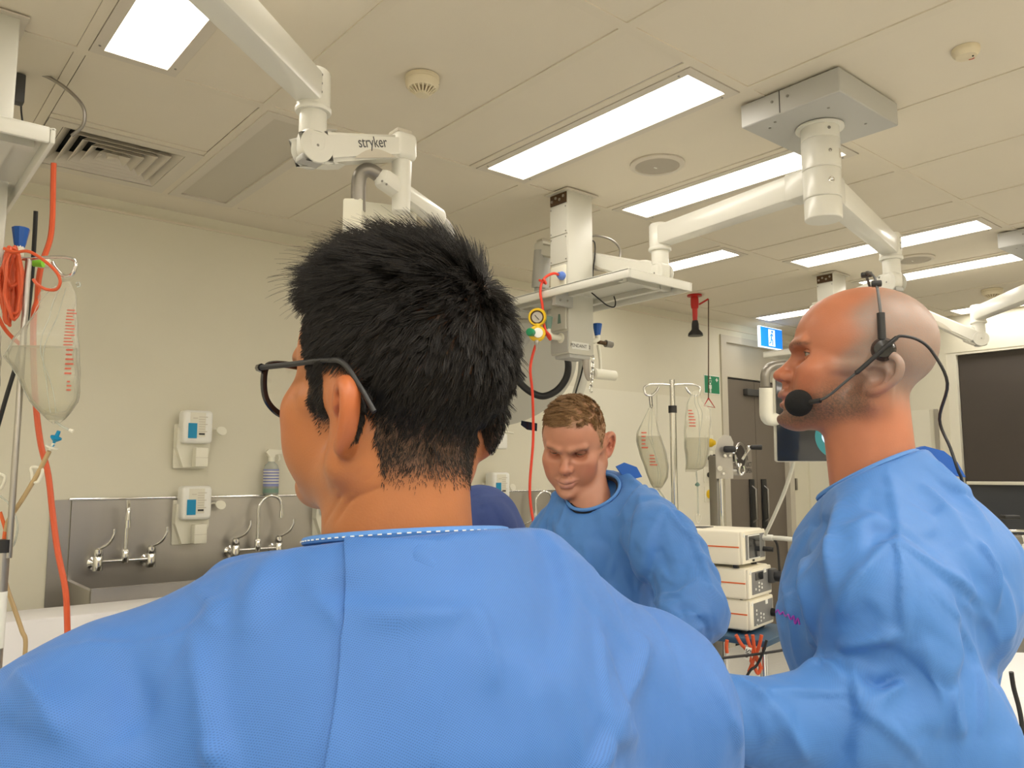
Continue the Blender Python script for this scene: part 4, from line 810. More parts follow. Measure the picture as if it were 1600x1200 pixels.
MB().box(P(.42, .70), (.075, .002, .028), dr).build('display', 'screen_dark', t, 0); MB().box(P(.67, .84), (.022, .002, .016), dr).build('badge', 'print_white', t, 0)
MB().rbox(P(.92, .62, .018), (.055, .03, .055), .008, dr).build('socket_housing', 'dark_grey', t); MB().lathe([(.022, 0), (.022, .02), (.016, .03)], P(.92, .62, .03), -dy_, 18).build('round_plug', 'black', t)
MB().box(o2 + UP * .085 + dy_ * .17 - dx_ * .001, (.002, .10, .05), dr).build('lit_label', 'screen_lit', t, 0); MB().box(o2 + UP * .032 + dy_ * .19 - dx_ * .001, (.002, .10, .03), dr).build('lit_label', 'screen_lit', t, 0)
o3 = at(1170, 987, 3.0); t, P2 = device(o3, .115, 'lowest cream console with rows of buttons, on the dark cart top')
MB().box(P2(.66, .80), (.022, .002, .016), dr).build('badge', 'print_white', t, 0); MB().cyl(P2(.88, .40, .012), P2(.88, .40, .032), .016, seg=14).build('round_plug', 'black', t)
for PP, tt in ((P, [x for x in bpy.data.objects if x.name.startswith('medical_console')][1]), (P2, t)):
    for u, v in ((.26, .30), (.40, .24), (.40, .36), (.40, .48), (.52, .30), (.52, .42)) + (((.22, .15), (.22, .5), (.22, .62)) if tt is t else ()):
        MB().rbox(PP(u, v), (.008, .003, .008), .001, dr, 1).build('button', 'print_white', tt)
t = thing('equipment_cart', 'trolley with dark blue top carrying the cream consoles and tangled red leads', 'trolley', (o3.x, o3.y, 0))
MB().rbox(o3 + dx_ * .12 + dy_ * .17 - UP * .026, (.36, .52, .024), .006, dr).build('cart_top', 'cart_blue', t)
MB().rbox(o3 + dx_ * .12 + dy_ * .30 - UP * .33, (.30, .02, .56), .004, dr).build('back_panel', 'cart_grey', t)
for a, b in ((-.04, -.07), (.28, -.07), (-.04, .41), (.28, .41)): MB().cyl(o3 + dx_ * a + dy_ * b - UP * .03, Vector(((o3 + dx_ * a + dy_ * b).x, (o3 + dx_ * a + dy_ * b).y, .06)), .014, seg=12).build('leg', 'chrome', t); MB().sphere(Vector(((o3 + dx_ * a + dy_ * b).x, (o3 + dx_ * a + dy_ * b).y, .032)), .032, seg=12).build('caster', 'black', t)
MB().rbox(o3 + dx_ * .12 + dy_ * .17 - UP * .62, (.34, .50, .02), .005, dr).build('lower_shelf', 'cart_blue', t)
t2 = thing('red_leads', 'red leads hanging in a tangle under the cart top with a white name tag', 'cable', tuple(at(1180, 1020, 2.9)))
for pts in (((1150, 992), (1158, 1006), (1168, 1018), (1176, 1040)), ((1166, 992), (1172, 1010), (1182, 1030), (1190, 1045)), ((1190, 992), (1186, 1010), (1178, 1030), (1170, 1050)), ((1176, 992), (1180, 1020), (1188, 1042), (1184, 1052), (1178, 1040)), ((1136, 1000), (1135, 1010), (1136, 1020))):
    MB().tube([at(x, y, 2.88) for x, y in pts], .0065, 8).build('lead', 'orange_hose', t2)
tg = MB().box(at(1168, 1021, 2.86), (.022, .002, .044), Matrix((RIGHT * .97 - UP * .25, FWDH, UP * .97 + RIGHT * .25)).transposed()).build('name_tag', 'print_white', t2, 0)
text('lettering', 'Sm', .026, at(1168, 1021, 2.855), UP * -.97 - RIGHT * .25, RIGHT * .97 - UP * .25, 'print_black', tg)
cable('black_lead', 'black lead crossing under the dark cart top', 'cable', [at(x, y, 2.85) for x, y in ((1198, 1000), (1192, 1020), (1182, 1040), (1172, 1048), (1160, 1070))], .005, 'black')
# ------------------------------------------------------------------ tables and far equipment
t = thing('draped_table', 'table under a white drape in front of the scrub sink, left', 'table', (.9, 2.6, 0))
MB().rbox((.75, 3.545, .915), (1.9, .26, .018), .006).build('drape_top', 'drape_white', t)
for k in range(2): MB().bx((-.21 + k * 1.905, 3.42, .2), (-.20 + k * 1.905, 3.67, .91)).build('drape_side', 'drape_white', t, 0)
vs = []; n = 60
for i in range(n + 1):
    x = -.2 + 1.9 * i / n
    for z, w in ((.92, 0), (.9, .3), (.6, .8), (.2, 1)): vs.append((x, 3.415 - w * (.012 + .012 * math.sin(i * .9) + .008 * math.sin(i * 2.3)), z))
MB().add(vs, [[i * 4 + j, (i + 1) * 4 + j, (i + 1) * 4 + j + 1, i * 4 + j + 1] for i in range(n) for j in range(3)]).build('drape_front', 'drape_white', t, 60)
for x, y in ((-.1, 3.45), (1.6, 3.45), (-.1, 3.64), (1.6, 3.64)): MB().cyl((x, y, 0), (x, y, .905), .02, seg=12).build('leg', 'chrome', t)
# scrubbed-up table at right
p = at(1585, 1070, 2.3)
t = thing('draped_trolley', 'trolley under a white drape behind the bald man, lower right', 'table', (p.x, p.y, 0))
MB().rbox(Vector((p.x, p.y, p.z - .01)) + RIGHT * .30 + FWDH * .15, (.85, .55, .02), .008, Matrix((RIGHT, FWDH, UP)).transposed()).build('drape_top', 'drape_white', t)
vs = []
for i in range(41):
    u = -.425 + .85 * i / 40
    for z, w in ((p.z, 0), (p.z - .03, .4), (p.z - .3, .8), (.15, 1.2)): vs.append(Vector((p.x, p.y, 0)) + RIGHT * (.30 + u) + FWDH * (-.125 - .02 * w - w * .014 * math.sin(i * .8)) + UP * z)
MB().add(vs, [[i * 4 + j, (i + 1) * 4 + j, (i + 1) * 4 + j + 1, i * 4 + j + 1] for i in range(40) for j in range(3)]).build('drape_front', 'drape_white', t, 60)
for a, b in ((-.08, -.08), (.68, -.08), (-.08, .38), (.68, .38)): q = Vector((p.x, p.y, 0)) + RIGHT * a + FWDH * b; MB().cyl(q, q + UP * (p.z - .02), .016, seg=12).build('leg', 'chrome', t)
cable('black_floor_cable', 'black cable dangling in front of the white draped trolley at lower right', 'cable', [at(x, y, 2.05) for x, y in ((1580, 1050), (1584, 1075), (1592, 1105), (1597, 1135), (1600, 1180), (1601, 1240))], .006, 'black')
bx = XF - .35
t = thing('steel_bench', 'stainless steel bench below the dark blind, behind the bald man', 'bench', (bx, 1.9, 0))
MB().rbox((bx + .02, 1.85, .86), (.58, 2.3, .04), .005).build('bench_top', 'steel', t); MB().rbox((bx + .04, 1.85, .43), (.5, 2.2, .82), .004).build('bench_body', 'dark_steel', t)
for y in (1.2, 1.8, 2.4): MB().rbox((bx - .215, y, .45), (.012, .55, .7), .004).build('bench_door', 'steel', t)
cD = 4.4; t = thing('leg_holder', 'chrome clamp rig with flat black pad beside the bald man\'s back', 'clamp', tuple(at(1580, 830, cD)))
B = Matrix((RIGHT, FWDH, UP)).transposed()
MB().rbox(at(1578, 808, cD), (.085, .06, .022), .006, B).build('black_pad', 'black', t)
MB().cyl(at(1566, 820, cD), at(1566, 845, cD), .008, seg=12).build('pad_stem', 'chrome', t)
MB().rbox(at(1574, 843, cD), (.16, .04, .05), .008, B).build('clamp_block', 'dark_steel', t); MB().rbox(at(1580, 829, cD), (.15, .05, .014), .004, B).build('clamp_plate', 'chrome', t)
MB().cyl(at(1560, 858, cD), at(1610, 858, cD), .012, seg=14).build('cross_rail', 'chrome', t); MB().cyl(at(1596, 835, cD), at(1596, 862, cD), .02, seg=14).build('clamp_knob', 'chrome', t)
MB().cyl(at(1600, 860, cD), Vector((at(1600, 860, cD).x, at(1600, 860, cD).y, 0)), .018, seg=14).build('post', 'dark_steel', t)
# ------------------------------------------------------------------ people: signed-distance bodies turned into one skin by surface nets
class SDF:
    def __init__(s, lo, hi, h):
        s.h = h; s.lo = np.array(lo, np.float32); n = np.ceil((np.array(hi) - s.lo) / h).astype(int) + 1; s.n = n
        s.ax = [s.lo[i] + h * np.arange(n[i], dtype=np.float32) for i in range(3)]
        s.d = np.full(tuple(n), 9.0, np.float32)
    def win(s, lo, hi):
        sl = []
        for i in range(3):
            a = int(max(0, math.floor((lo[i] - s.lo[i]) / s.h))); b = int(min(s.n[i], math.ceil((hi[i] - s.lo[i]) / s.h) + 1)); sl.append(slice(a, max(a, b)))
        sl = tuple(sl); X, Y, Z = np.meshgrid(*[s.ax[i][sl[i]] for i in range(3)], indexing='ij', sparse=True); return sl, X, Y, Z
    def comb(s, sl, e, k, sub):
        d = s.d[sl]
        if sub: e = -e; m = np.maximum(d, e); hh = np.maximum(k - np.abs(d - e), 0) / k; s.d[sl] = m + hh * hh * k * .25
        else: m = np.minimum(d, e); hh = np.maximum(k - np.abs(d - e), 0) / k; s.d[sl] = m - hh * hh * k * .25
    def ell(s, c, r, k=.01, sub=False, rot=None):
        c = np.array(c, np.float32); R_ = max(r) + k + 3 * s.h; sl, X, Y, Z = s.win(c - R_, c + R_)
        x, y, z = X - c[0], Y - c[1], Z - c[2]
        if rot is not None: Rm = np.array(rot, np.float32).T; x, y, z = (Rm[i][0] * x + Rm[i][1] * y + Rm[i][2] * z for i in range(3))
        k0 = np.sqrt((x / r[0]) ** 2 + (y / r[1]) ** 2 + (z / r[2]) ** 2); k1 = np.sqrt((x / r[0] ** 2) ** 2 + (y / r[1] ** 2) ** 2 + (z / r[2] ** 2) ** 2)
        e = np.where(k1 > 1e-6, k0 * (k0 - 1) / np.maximum(k1, 1e-6), -min(r)); s.comb(sl, e.astype(np.float32), k, sub); return s
    def cone(s, a, b, r1, r2, k=.01, sub=False, sc=(1, 1, 1)):
        a = np.array(a, np.float32); b = np.array(b, np.float32); R_ = (max(r1, r2) + k + 3 * s.h) * max(1 / min(sc), 1); sl, X, Y, Z = s.win(np.minimum(a, b) - R_, np.maximum(a, b) + R_)
        sx, sy, sz = sc; x, y, z = (X - a[0]) * sx, (Y - a[1]) * sy, (Z - a[2]) * sz; v = (b - a) * np.array(sc, np.float32); L2 = float(v @ v) + 1e-12
        t = np.clip((x * v[0] + y * v[1] + z * v[2]) / L2, 0, 1)
        e = np.sqrt((x - t * v[0]) ** 2 + (y - t * v[1]) ** 2 + (z - t * v[2]) ** 2) - (r1 + (r2 - r1) * t); s.comb(sl, e / max(sc), k, sub); return s
    def chain(s, pts, rs, k=.01, **kw):
        for i in range(len(pts) - 1): s.cone(pts[i], pts[i + 1], rs[i] if hasattr(rs, '__len__') else rs, rs[i + 1] if hasattr(rs, '__len__') else rs, k, **kw)
        return s
    def plane_cut(s, n, dist, k=.005):   # keep n.x < dist
        sl, X, Y, Z = s.win(s.lo, s.lo + s.h * s.n); e = (n[0] * X + n[1] * Y + n[2] * Z - dist).astype(np.float32); s.comb(sl, -e, k, True); return s
    def net(s):
        d = s.d; ins = d < 0; n = d.shape
        acc = np.zeros(tuple(x - 1 for x in n) + (3,), np.float32); cnt = np.zeros(tuple(x - 1 for x in n), np.float32)
        I = [np.arange(x, dtype=np.float32) for x in n]
        for ax in range(3):
            a = [slice(None)] * 3; b = [slice(None)] * 3; a[ax] = slice(0, -1); b[ax] = slice(1, None); a, b = tuple(a), tuple(b)
            cr = ins[a] != ins[b]; idx = np.argwhere(cr); da = d[a][cr]; db = d[b][cr]; t = da / (da - db); p = idx.astype(np.float32); p[:, ax] += t
            o = [i for i in range(3) if i != ax]
            for u in (0, 1):
                for v in (0, 1):
                    q = idx.copy(); q[:, o[0]] -= u; q[:, o[1]] -= v
                    ok = (q >= 0).all(1) & (q < np.array(acc.shape[:3])).all(1); qq = q[ok]
                    np.add.at(acc, (qq[:, 0], qq[:, 1], qq[:, 2]), p[ok]); np.add.at(cnt, (qq[:, 0], qq[:, 1], qq[:, 2]), 1)
        cells = np.argwhere(cnt > 0); vid = np.full(cnt.shape, -1, np.int64); vid[cells[:, 0], cells[:, 1], cells[:, 2]] = np.arange(len(cells))
        V = acc[cells[:, 0], cells[:, 1], cells[:, 2]] / cnt[cells[:, 0], cells[:, 1], cells[:, 2]][:, None] * s.h + s.lo
        faces = []
        for ax in range(3):
            a = [slice(None)] * 3; b = [slice(None)] * 3; a[ax] = slice(0, -1); b[ax] = slice(1, None); a, b = tuple(a), tuple(b)
            idx = np.argwhere(ins[a] != ins[b]); o = [(ax + 1) % 3, (ax + 2) % 3]; idx = idx[(idx[:, o[0]] > 0) & (idx[:, o[1]] > 0) & (idx[:, o[0]] < n[o[0]] - 1) & (idx[:, o[1]] < n[o[1]] - 1)]
            fl = ins[a][idx[:, 0], idx[:, 1], idx[:, 2]]; q = []
            for u, v in ((1, 1), (0, 1), (0, 0), (1, 0)):
                c = idx.copy(); c[:, o[0]] -= u; c[:, o[1]] -= v; q.append(vid[c[:, 0], c[:, 1], c[:, 2]])
            q = np.stack(q, 1); q[~fl] = q[~fl][:, ::-1]; faces.append(q)
        return V, np.concatenate(faces)
def np_mesh(name, V, Fq):
    me = bpy.data.meshes.new(name); me.vertices.add(len(V)); me.vertices.foreach_set('co', np.ascontiguousarray(V, np.float32).ravel())
    me.loops.add(Fq.size); me.polygons.add(len(Fq)); me.loops.foreach_set('vertex_index', np.ascontiguousarray(Fq, np.int32).ravel())
    me.polygons.foreach_set('loop_start', np.arange(0, Fq.size, 4, dtype=np.int32)); me.update(calc_edges=True); me.validate()
    me.polygons.foreach_set('use_smooth', np.ones(len(me.polygons), bool)); return me
def relax(V, Fq, it=2, lam=.5):
    e = np.concatenate([Fq[:, [0, 1]], Fq[:, [1, 2]], Fq[:, [2, 3]], Fq[:, [3, 0]]])
    for _ in range(it):
        S = np.zeros_like(V); c = np.zeros(len(V), np.float32)
        for a, b in ((0, 1), (1, 0)): np.add.at(S, e[:, a], V[e[:, b]]); np.add.at(c, e[:, a], 1)
        V = V + lam * (S / np.maximum(c, 1)[:, None] - V)
    return V
def vnormals(V, Fq):
    n = np.cross(V[Fq[:, 2]] - V[Fq[:, 0]], V[Fq[:, 3]] - V[Fq[:, 1]]); N = np.zeros_like(V)
    for k in range(4): np.add.at(N, Fq[:, k], n)
    return N / np.maximum(np.linalg.norm(N, axis=1), 1e-9)[:, None]
def set_color(me, col, name='tint'):
    a = me.color_attributes.new(name, 'FLOAT_COLOR', 'POINT'); c = np.ones((len(me.vertices), 4), np.float32); c[:, :3] = col; a.data.foreach_set('color', c.ravel())
def gauss(V, c, r): c = np.array(c, np.float32); r = np.array(r, np.float32); return np.exp(-(((V - c) / r) ** 2).sum(1))
def seg_d(V, pts):
    best = np.full(len(V), 9., np.float32); T = np.zeros(len(V), np.float32); n = len(pts) - 1
    for i in range(n):
        a = np.array(pts[i], np.float32); v = np.array(pts[i + 1], np.float32) - a; t = np.clip(((V - a) @ v) / (v @ v + 1e-12), 0, 1)
        d = np.linalg.norm(V - a - t[:, None] * v, axis=1); m = d < best; best[m] = d[m]; T[m] = (i + t[m]) / n
    return best, T
def skin_mat(name, base, rough=.42):
    m = mat(name, base, rough); nt = m.node_tree; b = nt.nodes['Principled BSDF']
    at_ = nt.nodes.new('ShaderNodeAttribute'); at_.attribute_name = 'tint'; tc = nt.nodes.new('ShaderNodeTexCoord')
    n1 = nt.nodes.new('ShaderNodeTexNoise'); n1.inputs['Scale'].default_value = 28; n1.inputs['Detail'].default_value = 5
    n2 = nt.nodes.new('ShaderNodeTexNoise'); n2.inputs['Scale'].default_value = 520; n2.inputs['Detail'].default_value = 3
    mx = nt.nodes.new('ShaderNodeMix'); mx.data_type = 'RGBA'; mx.blend_type = 'MULTIPLY'; mx.inputs[0].default_value = 1
    cr = nt.nodes.new('ShaderNodeMapRange'); cr.inputs['To Min'].default_value = .86; cr.inputs['To Max'].default_value = 1.12
    nt.links.new(tc.outputs['Object'], n1.inputs['Vector']); nt.links.new(tc.outputs['Object'], n2.inputs['Vector']); nt.links.new(n1.outputs['Fac'], cr.inputs['Value'])
    nt.links.new(at_.outputs['Color'], mx.inputs[6]); nt.links.new(cr.outputs[0], mx.inputs[7]); nt.links.new(mx.outputs[2], b.inputs['Base Color'])
    bp = nt.nodes.new('ShaderNodeBump'); bp.inputs['Strength'].default_value = .18; bp.inputs['Distance'].default_value = .001
    nt.links.new(n2.outputs['Fac'], bp.inputs['Height']); nt.links.new(bp.outputs[0], b.inputs['Normal'])
    b.inputs['Subsurface Weight'].default_value = .06; b.inputs['Subsurface Radius'].default_value = (.012, .005, .003); b.inputs['Subsurface Scale'].default_value = .6
    return m
mat('eye_white', (.40, .34, .30), .2); mat('iris', (.10, .075, .05), .1, coat=.6); mat('iris_blue', (.12, .14, .15), .1, coat=.6); mat('pupil', (.01, .01, .01), .05, coat=1)

# head built in its own frame: x forward, y to the person's left, z up, origin between the ear canals
def head_sdf(p, h):
    s = SDF((-.115, -.115, -.26), (.175, .115, .155), h)
    g = p.get
    s.ell((.021, 0, .054), (.101, g('cw', .077), .084), .01)
    s.ell((.053, 0, .060), (.066, g('cw', .078) * .84, .066), .006)                  # forehead fullness
    s.ell((-.018, 0, .038), (.056, .064, .050), .008)
    s.ell((.070, 0, -.004), (.058, g('fw', .056), .076), .015)                      # face block
    for y in (-1, 1):
        s.cone((.018, y * g('jw', .050), -.040), (.118, y * .014, -.058), .018, .017, .022)
        s.cone((.016, y * (g('jw', .050) + .004), -.036), (.012, y * .060, .012), .016, .015, .02)
        s.ell((.088, y * .044, .008), (.026, .022, .020), .02)                       # cheekbone
        s.ell((.092, y * .038, -.022), (.028, .020, .026), .02)                      # cheek
        s.cone((.066, y * .058, .014), (.012, y * .064, .010), .008, .007, .012)
    s.ell((.1065, 0, -.026), (.028, .028, .025), .012)                                # mouth mound
    s.ell((.1285, 0, -.0575), (.0235, .021, .0165), .011)                                # chin
    for y in (-1, 1): s.cone((.1195, y * .013, .0515), (.104, y * .042, .054), .0095, .008, .010)
    for y in (-1, 1): s.ell((.118, y * .0335, .0350), (.025, .0210, .0130), .009, sub=True)   # eye sockets
    nt_ = g('nose', 0.0)
    s.cone((.1145, 0, .040), (.140 + nt_, 0, .013), .0075, .0092, .009); s.ell((.1425 + nt_, 0, .0095), (.0125, .0112, .0094), .007)
    for y in (-1, 1): s.ell((.132 + nt_, y * .0125, .006), (.0105, .0062, .0078), .006); s.ell((.138 + nt_, y * .0062, -.0005), (.0055, .0030, .0032), .002, sub=True)
    s.cone((.1345, 0, .0), (.1365, 0, -.010), .005, .006, .008)
    o = g('mouth', 0.0)                                                               # lips
    s.chain([(.124, .025, -.0245), (.137, .011, -.0205), (.1415, 0, -.0215), (.137, -.011, -.0205), (.124, -.025, -.0245)], [.0035, .0058, .0062, .0058, .0035], .006)
    s.chain([(.124, .022, -.0265), (.136, .010, -.0335 - o), (.1395, 0, -.0345 - o), (.136, -.010, -.0335 - o), (.124, -.022, -.0265)], [.0035, .0062, .0068, .0062, .0035], .006)
    s.chain([(.127, .027, -.0255), (.142, .012, -.0268 - o * .5), (.1465, 0, -.0272 - o * .5), (.142, -.012, -.0268 - o * .5), (.127, -.027, -.0255)], [.0010, .0016 + o * .4, .0018 + o * .4, .0016 + o * .4, .0010], .002, sub=True)
    s.ell((.153, 0, -.0455), (.011, .018, .005), .008, sub=True)
    nb = g('neck', (.030, 0, -.06)); ne = g('neck2', (.012, 0, -.24)); nr = g('nr', .060)
    s.cone(nb, ne, nr * .93, nr * 1.04, .014); s.cone((.010, 0, -.02), (np.array(ne) + np.array((-.002, 0, .0))), .044, .050, .02)
    for y in (-1, 1): s.cone((.004, y * .052, -.02), (np.array(ne) + np.array((.04, y * .015, .02))), .012, .014, .02)    # neck muscle
    # ears
    for y in (-1, 1):
        er = g('ear', .5) if y > 0 else g('ear_right', g('ear', .5))
        ca, sa = math.cos(er), math.sin(er); ti = g('eart', .22); ct, st = math.cos(ti), math.sin(ti)
        es = g('es', 1.0)
        def E(u, v, w):   # u back, v up, w outward from the head side; ear leans back and flares out
            u, v = u * es * g('ew', 1.0), v * es
            u2, v2 = u * ct + v * st, v * ct - u * st; return (g('ex', .006) - u2 * ca + w * sa * .5, y * (.0685 + u2 * sa + w), g('ez', .002) + v2)
        for (u, v, r) in ((.006, .012, .011), (.012, .018, .009), (.006, -.004, .009)): s.cone(E(u, v, .000), E(u + .004, v, .001), r * .5, r * .5, .008)
        hel = [(.0, .010), (.0, .022), (.006, .032), (.017, .035), (.026, .028), (.029, .014), (.026, -.001), (.020, -.014), (.012, -.023)]
        hs_ = spline([(u, v, 0) for u, v in hel], 4); s.chain([E(q.x, q.y, .006) for q in hs_], .0039, .006)
        for q in hs_[::2]: s.cone(E(q.x, q.y, .002), E(.006 + q.x * .2, q.y * .35, -.003), .0030, .0036, .006)
        for (u, v) in ((.020, .022), (.020, .012), (.018, .002), (.013, .024), (.014, -.008)): s.cone(E(u, v, -.001), E(u - .008, v, -.002), .0035, .0040, .005)
        s.chain([E(.012, .022, .004), E(.019, .012, .004), E(.018, .0, .004), E(.012, -.010, .003)], [.0026, .0032, .0032, .0030], .004)
        s.ell(E(.008, -.022, .001), (.0075, .0042, .0095), .006)
        s.ell(E(-.0015, .0, .002), (.0052, .0040, .0060), .004)
        s.ell(E(.010, .001, .0075), (.0085 * g('ew', 1), .0085, .0115), .004, sub=True); s.chain([E(.008, .024, .0085), E(.020, .026, .0085), E(.0235, .014, .0085), E(.022, .0, .008)], .0026, .003, sub=True)
    return s
def eyes(parent, mw, iris, look=(1, 0, 0), open_=.34):
    for y in (-1, 1):
        c = Vector((.0930, y * .0312, .0365)); r = .0122; d = Vector(look).normalized()
        e = MB().sphere(c, r, seg=24); me = e.mesh('eye'); me.transform(mw); o = put('eye', me, 'eye_white', parent)
        fr = frame(d, (0, 1, 0))
        for nm, m_, a0 in (('iris', iris, .50), ('pupil', 'pupil', .22)):
            prof = [(r * 1.006 * math.sin(a0 * k / 5), r * (1.006 if nm == 'iris' else 1.015) * math.cos(a0 * k / 5)) for k in range(5, -1, -1)]
            i = MB().lathe(prof, c, d, 20); me = i.mesh(nm); me.transform(mw); put(nm, me, m_, o)
def lashes(parent, mw, open_up):
    for y in (-1, 1):
        pts = []
        for i in range(13):
            a = -1.2 + 2.4 * i / 12; e = open_up * max(0, math.cos(a * 1.2)) ** .8 + .04 * (-y * a); r = .0139; pts.append(mw @ Vector((.0930 + r * math.cos(e) * math.cos(a), y * .0312 + r * math.cos(e) * math.sin(a), .0365 + r * math.sin(e))))
        MB().tube(pts, .0006, 6, 3).build('eyelash', 'hair_brown' if 'hair_brown' in M else 'black', parent)
def lids(y, open_up=.30, open_lo=.36, r=.0136):
    # skin-coloured shells above and below the eye slit, as vertices for the body mesh
    out = []; c = np.array((.0930, y * .0312, .0365))
    for sg, op in ((1, open_up), (-1, open_lo)):
        n, k = 18, 7; V = []; Fq = []
        for i in range(n + 1):
            a = -1.25 + 2.5 * i / n; sl = op * math.cos(a * 1.2) ** .8 if abs(a * 1.2) < 1.57 else 0
            for j in range(k + 1):
                e = sg * (sl + (1.25 - sl) * j / k) + .04 * (-y * a); rr = r * (1 - .02 * (j == 0) ) ; V.append(c + rr * np.array((math.cos(e) * math.cos(a), math.cos(e) * math.sin(a), math.sin(e))))
            # inner rim
        for i in range(n):
            for j in range(k): q = [i * (k + 1) + j, (i + 1) * (k + 1) + j, (i + 1) * (k + 1) + j + 1, i * (k + 1) + j + 1]; Fq.append(q if sg < 0 else q[::-1])
        out.append((np.array(V, np.float32), np.array(Fq)))
    return out
def pose(o, az, pitch=0, roll=0):
    # head or torso frame -> world
    return Matrix.Translation(Vector(o)) @ Matrix.Rotation(az, 4, 'Z') @ Matrix.Rotation(pitch, 4, 'Y') @ Matrix.Rotation(roll, 4, 'X')
def mtx(V, mw): A = np.array(mw); return V @ A[:3, :3].T + A[:3, 3]
def head_tint(V, p):
    base = np.array(p['skin'], np.float32); c = np.tile(base, (len(V), 1))
    def mixin(w, col):
        nonlocal c; w = np.clip(w, 0, 1)[:, None]; c = c * (1 - w) + np.array(col, np.float32) * w
    red = base * np.array((1.05, .74, .66))
    ay = V * np.array((1, 0, 1), np.float32) + np.abs(V[:, 1:2]) * np.array((0, 1, 0), np.float32)
    mixin(.75 * gauss(ay, (.142, 0, .008), (.016, .014, .014)), red); mixin(.6 * gauss(ay, (.105, .045, -.004), (.02, .03, .022)), red)
    mixin(.85 * gauss(ay, (-.010, .084, .004), (.03, .016, .034)), base * np.array((1.05, .70, .62)))
    lip = np.maximum.reduce([gauss(ay, (.141, 0, -.0205), (.010, .012, .005)), gauss(ay, (.141, 0, -.0345), (.010, .012, .0065)), .9 * gauss(ay, (.133, .014, -.022), (.010, .009, .0045)), .9 * gauss(ay, (.133, .013, -.031), (.010, .009, .0055))])
    mixin(1.2 * lip, p.get('lip', (.42, .15, .12)))
    bd, bt = seg_d(ay * np.array((0, 1, 1), np.float32), [(0, .011, .0485), (0, .030, .0555), (0, .050, .0510)])
    nz = .7 + .3 * np.sin(V[:, 0] * 900 + V[:, 1] * 1400) * np.sin(V[:, 2] * 1100)
    mixin(p.get('browa', .8) * np.exp(-(bd / (.0050 - .0018 * bt)) ** 2) * nz * (V[:, 0] > .07), p.get('brow', (.10, .055, .03)))
    bs = p.get('beard', 0)
    if bs:
        x, y, z = ay.T; zone = 1 / (1 + np.exp((z + .012 + .25 * np.maximum(0, .075 - x) * 0 - np.clip((.06 - x), 0, .05) * .55) / .007)); zone *= 1 / (1 + np.exp(np.clip((-.060 - z - .10 * x) / .005, -40, 40))); zone *= 1 / (1 + np.exp((.016 - x) / .007))
        zone *= 1 - np.clip(1.3 * lip, 0, 1); zone *= 1 - .85 * gauss(ay, (.100, .042, -.016), (.022, .03, .014)); mixin(bs * zone * (.7 + .6 * np.random.RandomState(1).rand(len(V))), p.get('beardc', (.16, .10, .075)))
    hs = p.get('stubble', 0)
    if hs:
        x, y, z = ay.T; sg_ = lambda v, w: 1 / (1 + np.exp(-np.clip(v / w, -40, 40))); zone = sg_(.040 - x - .35 * (z - .05) + .010 * np.sin(z * 90), .007) * sg_(z + .035 - .5 * np.clip(x + .02, 0, .05), .010) * (1 - .55 * sg_(z - .128, .006))
        mixin(hs * zone * (.86 + .28 * np.random.RandomState(2).rand(len(V))), p.get('stubc', (.36, .25, .21)))
    ld = np.maximum(gauss(ay, (.112, .031, .0375), (.006, .016, .006)), 0); mixin(.35 * ld, base * np.array((.85, .62, .55)))
    if 'extra' in p: c = p['extra'](V, c, mixin) if False else c
    for (q, rr) in p.get('moles', ()): mixin(1.2 * gauss(V, q, (rr, rr, rr)), base * .35)
    return c
def build_head(p, mw, parent, h=.0016, m='skin'):
    V, Fq = head_sdf(p, h).net(); V = relax(V, Fq, 2, .45)
    for y in (-1, 1):
        for v, f in lids(y, *p.get('lid', (.30, .36))): Fq = np.concatenate([Fq, f + len(V)]); V = np.concatenate([V, v])
    col = head_tint(V, p); return V.astype(np.float32), Fq, col
skin_mat('skin', (.6, .35, .25))

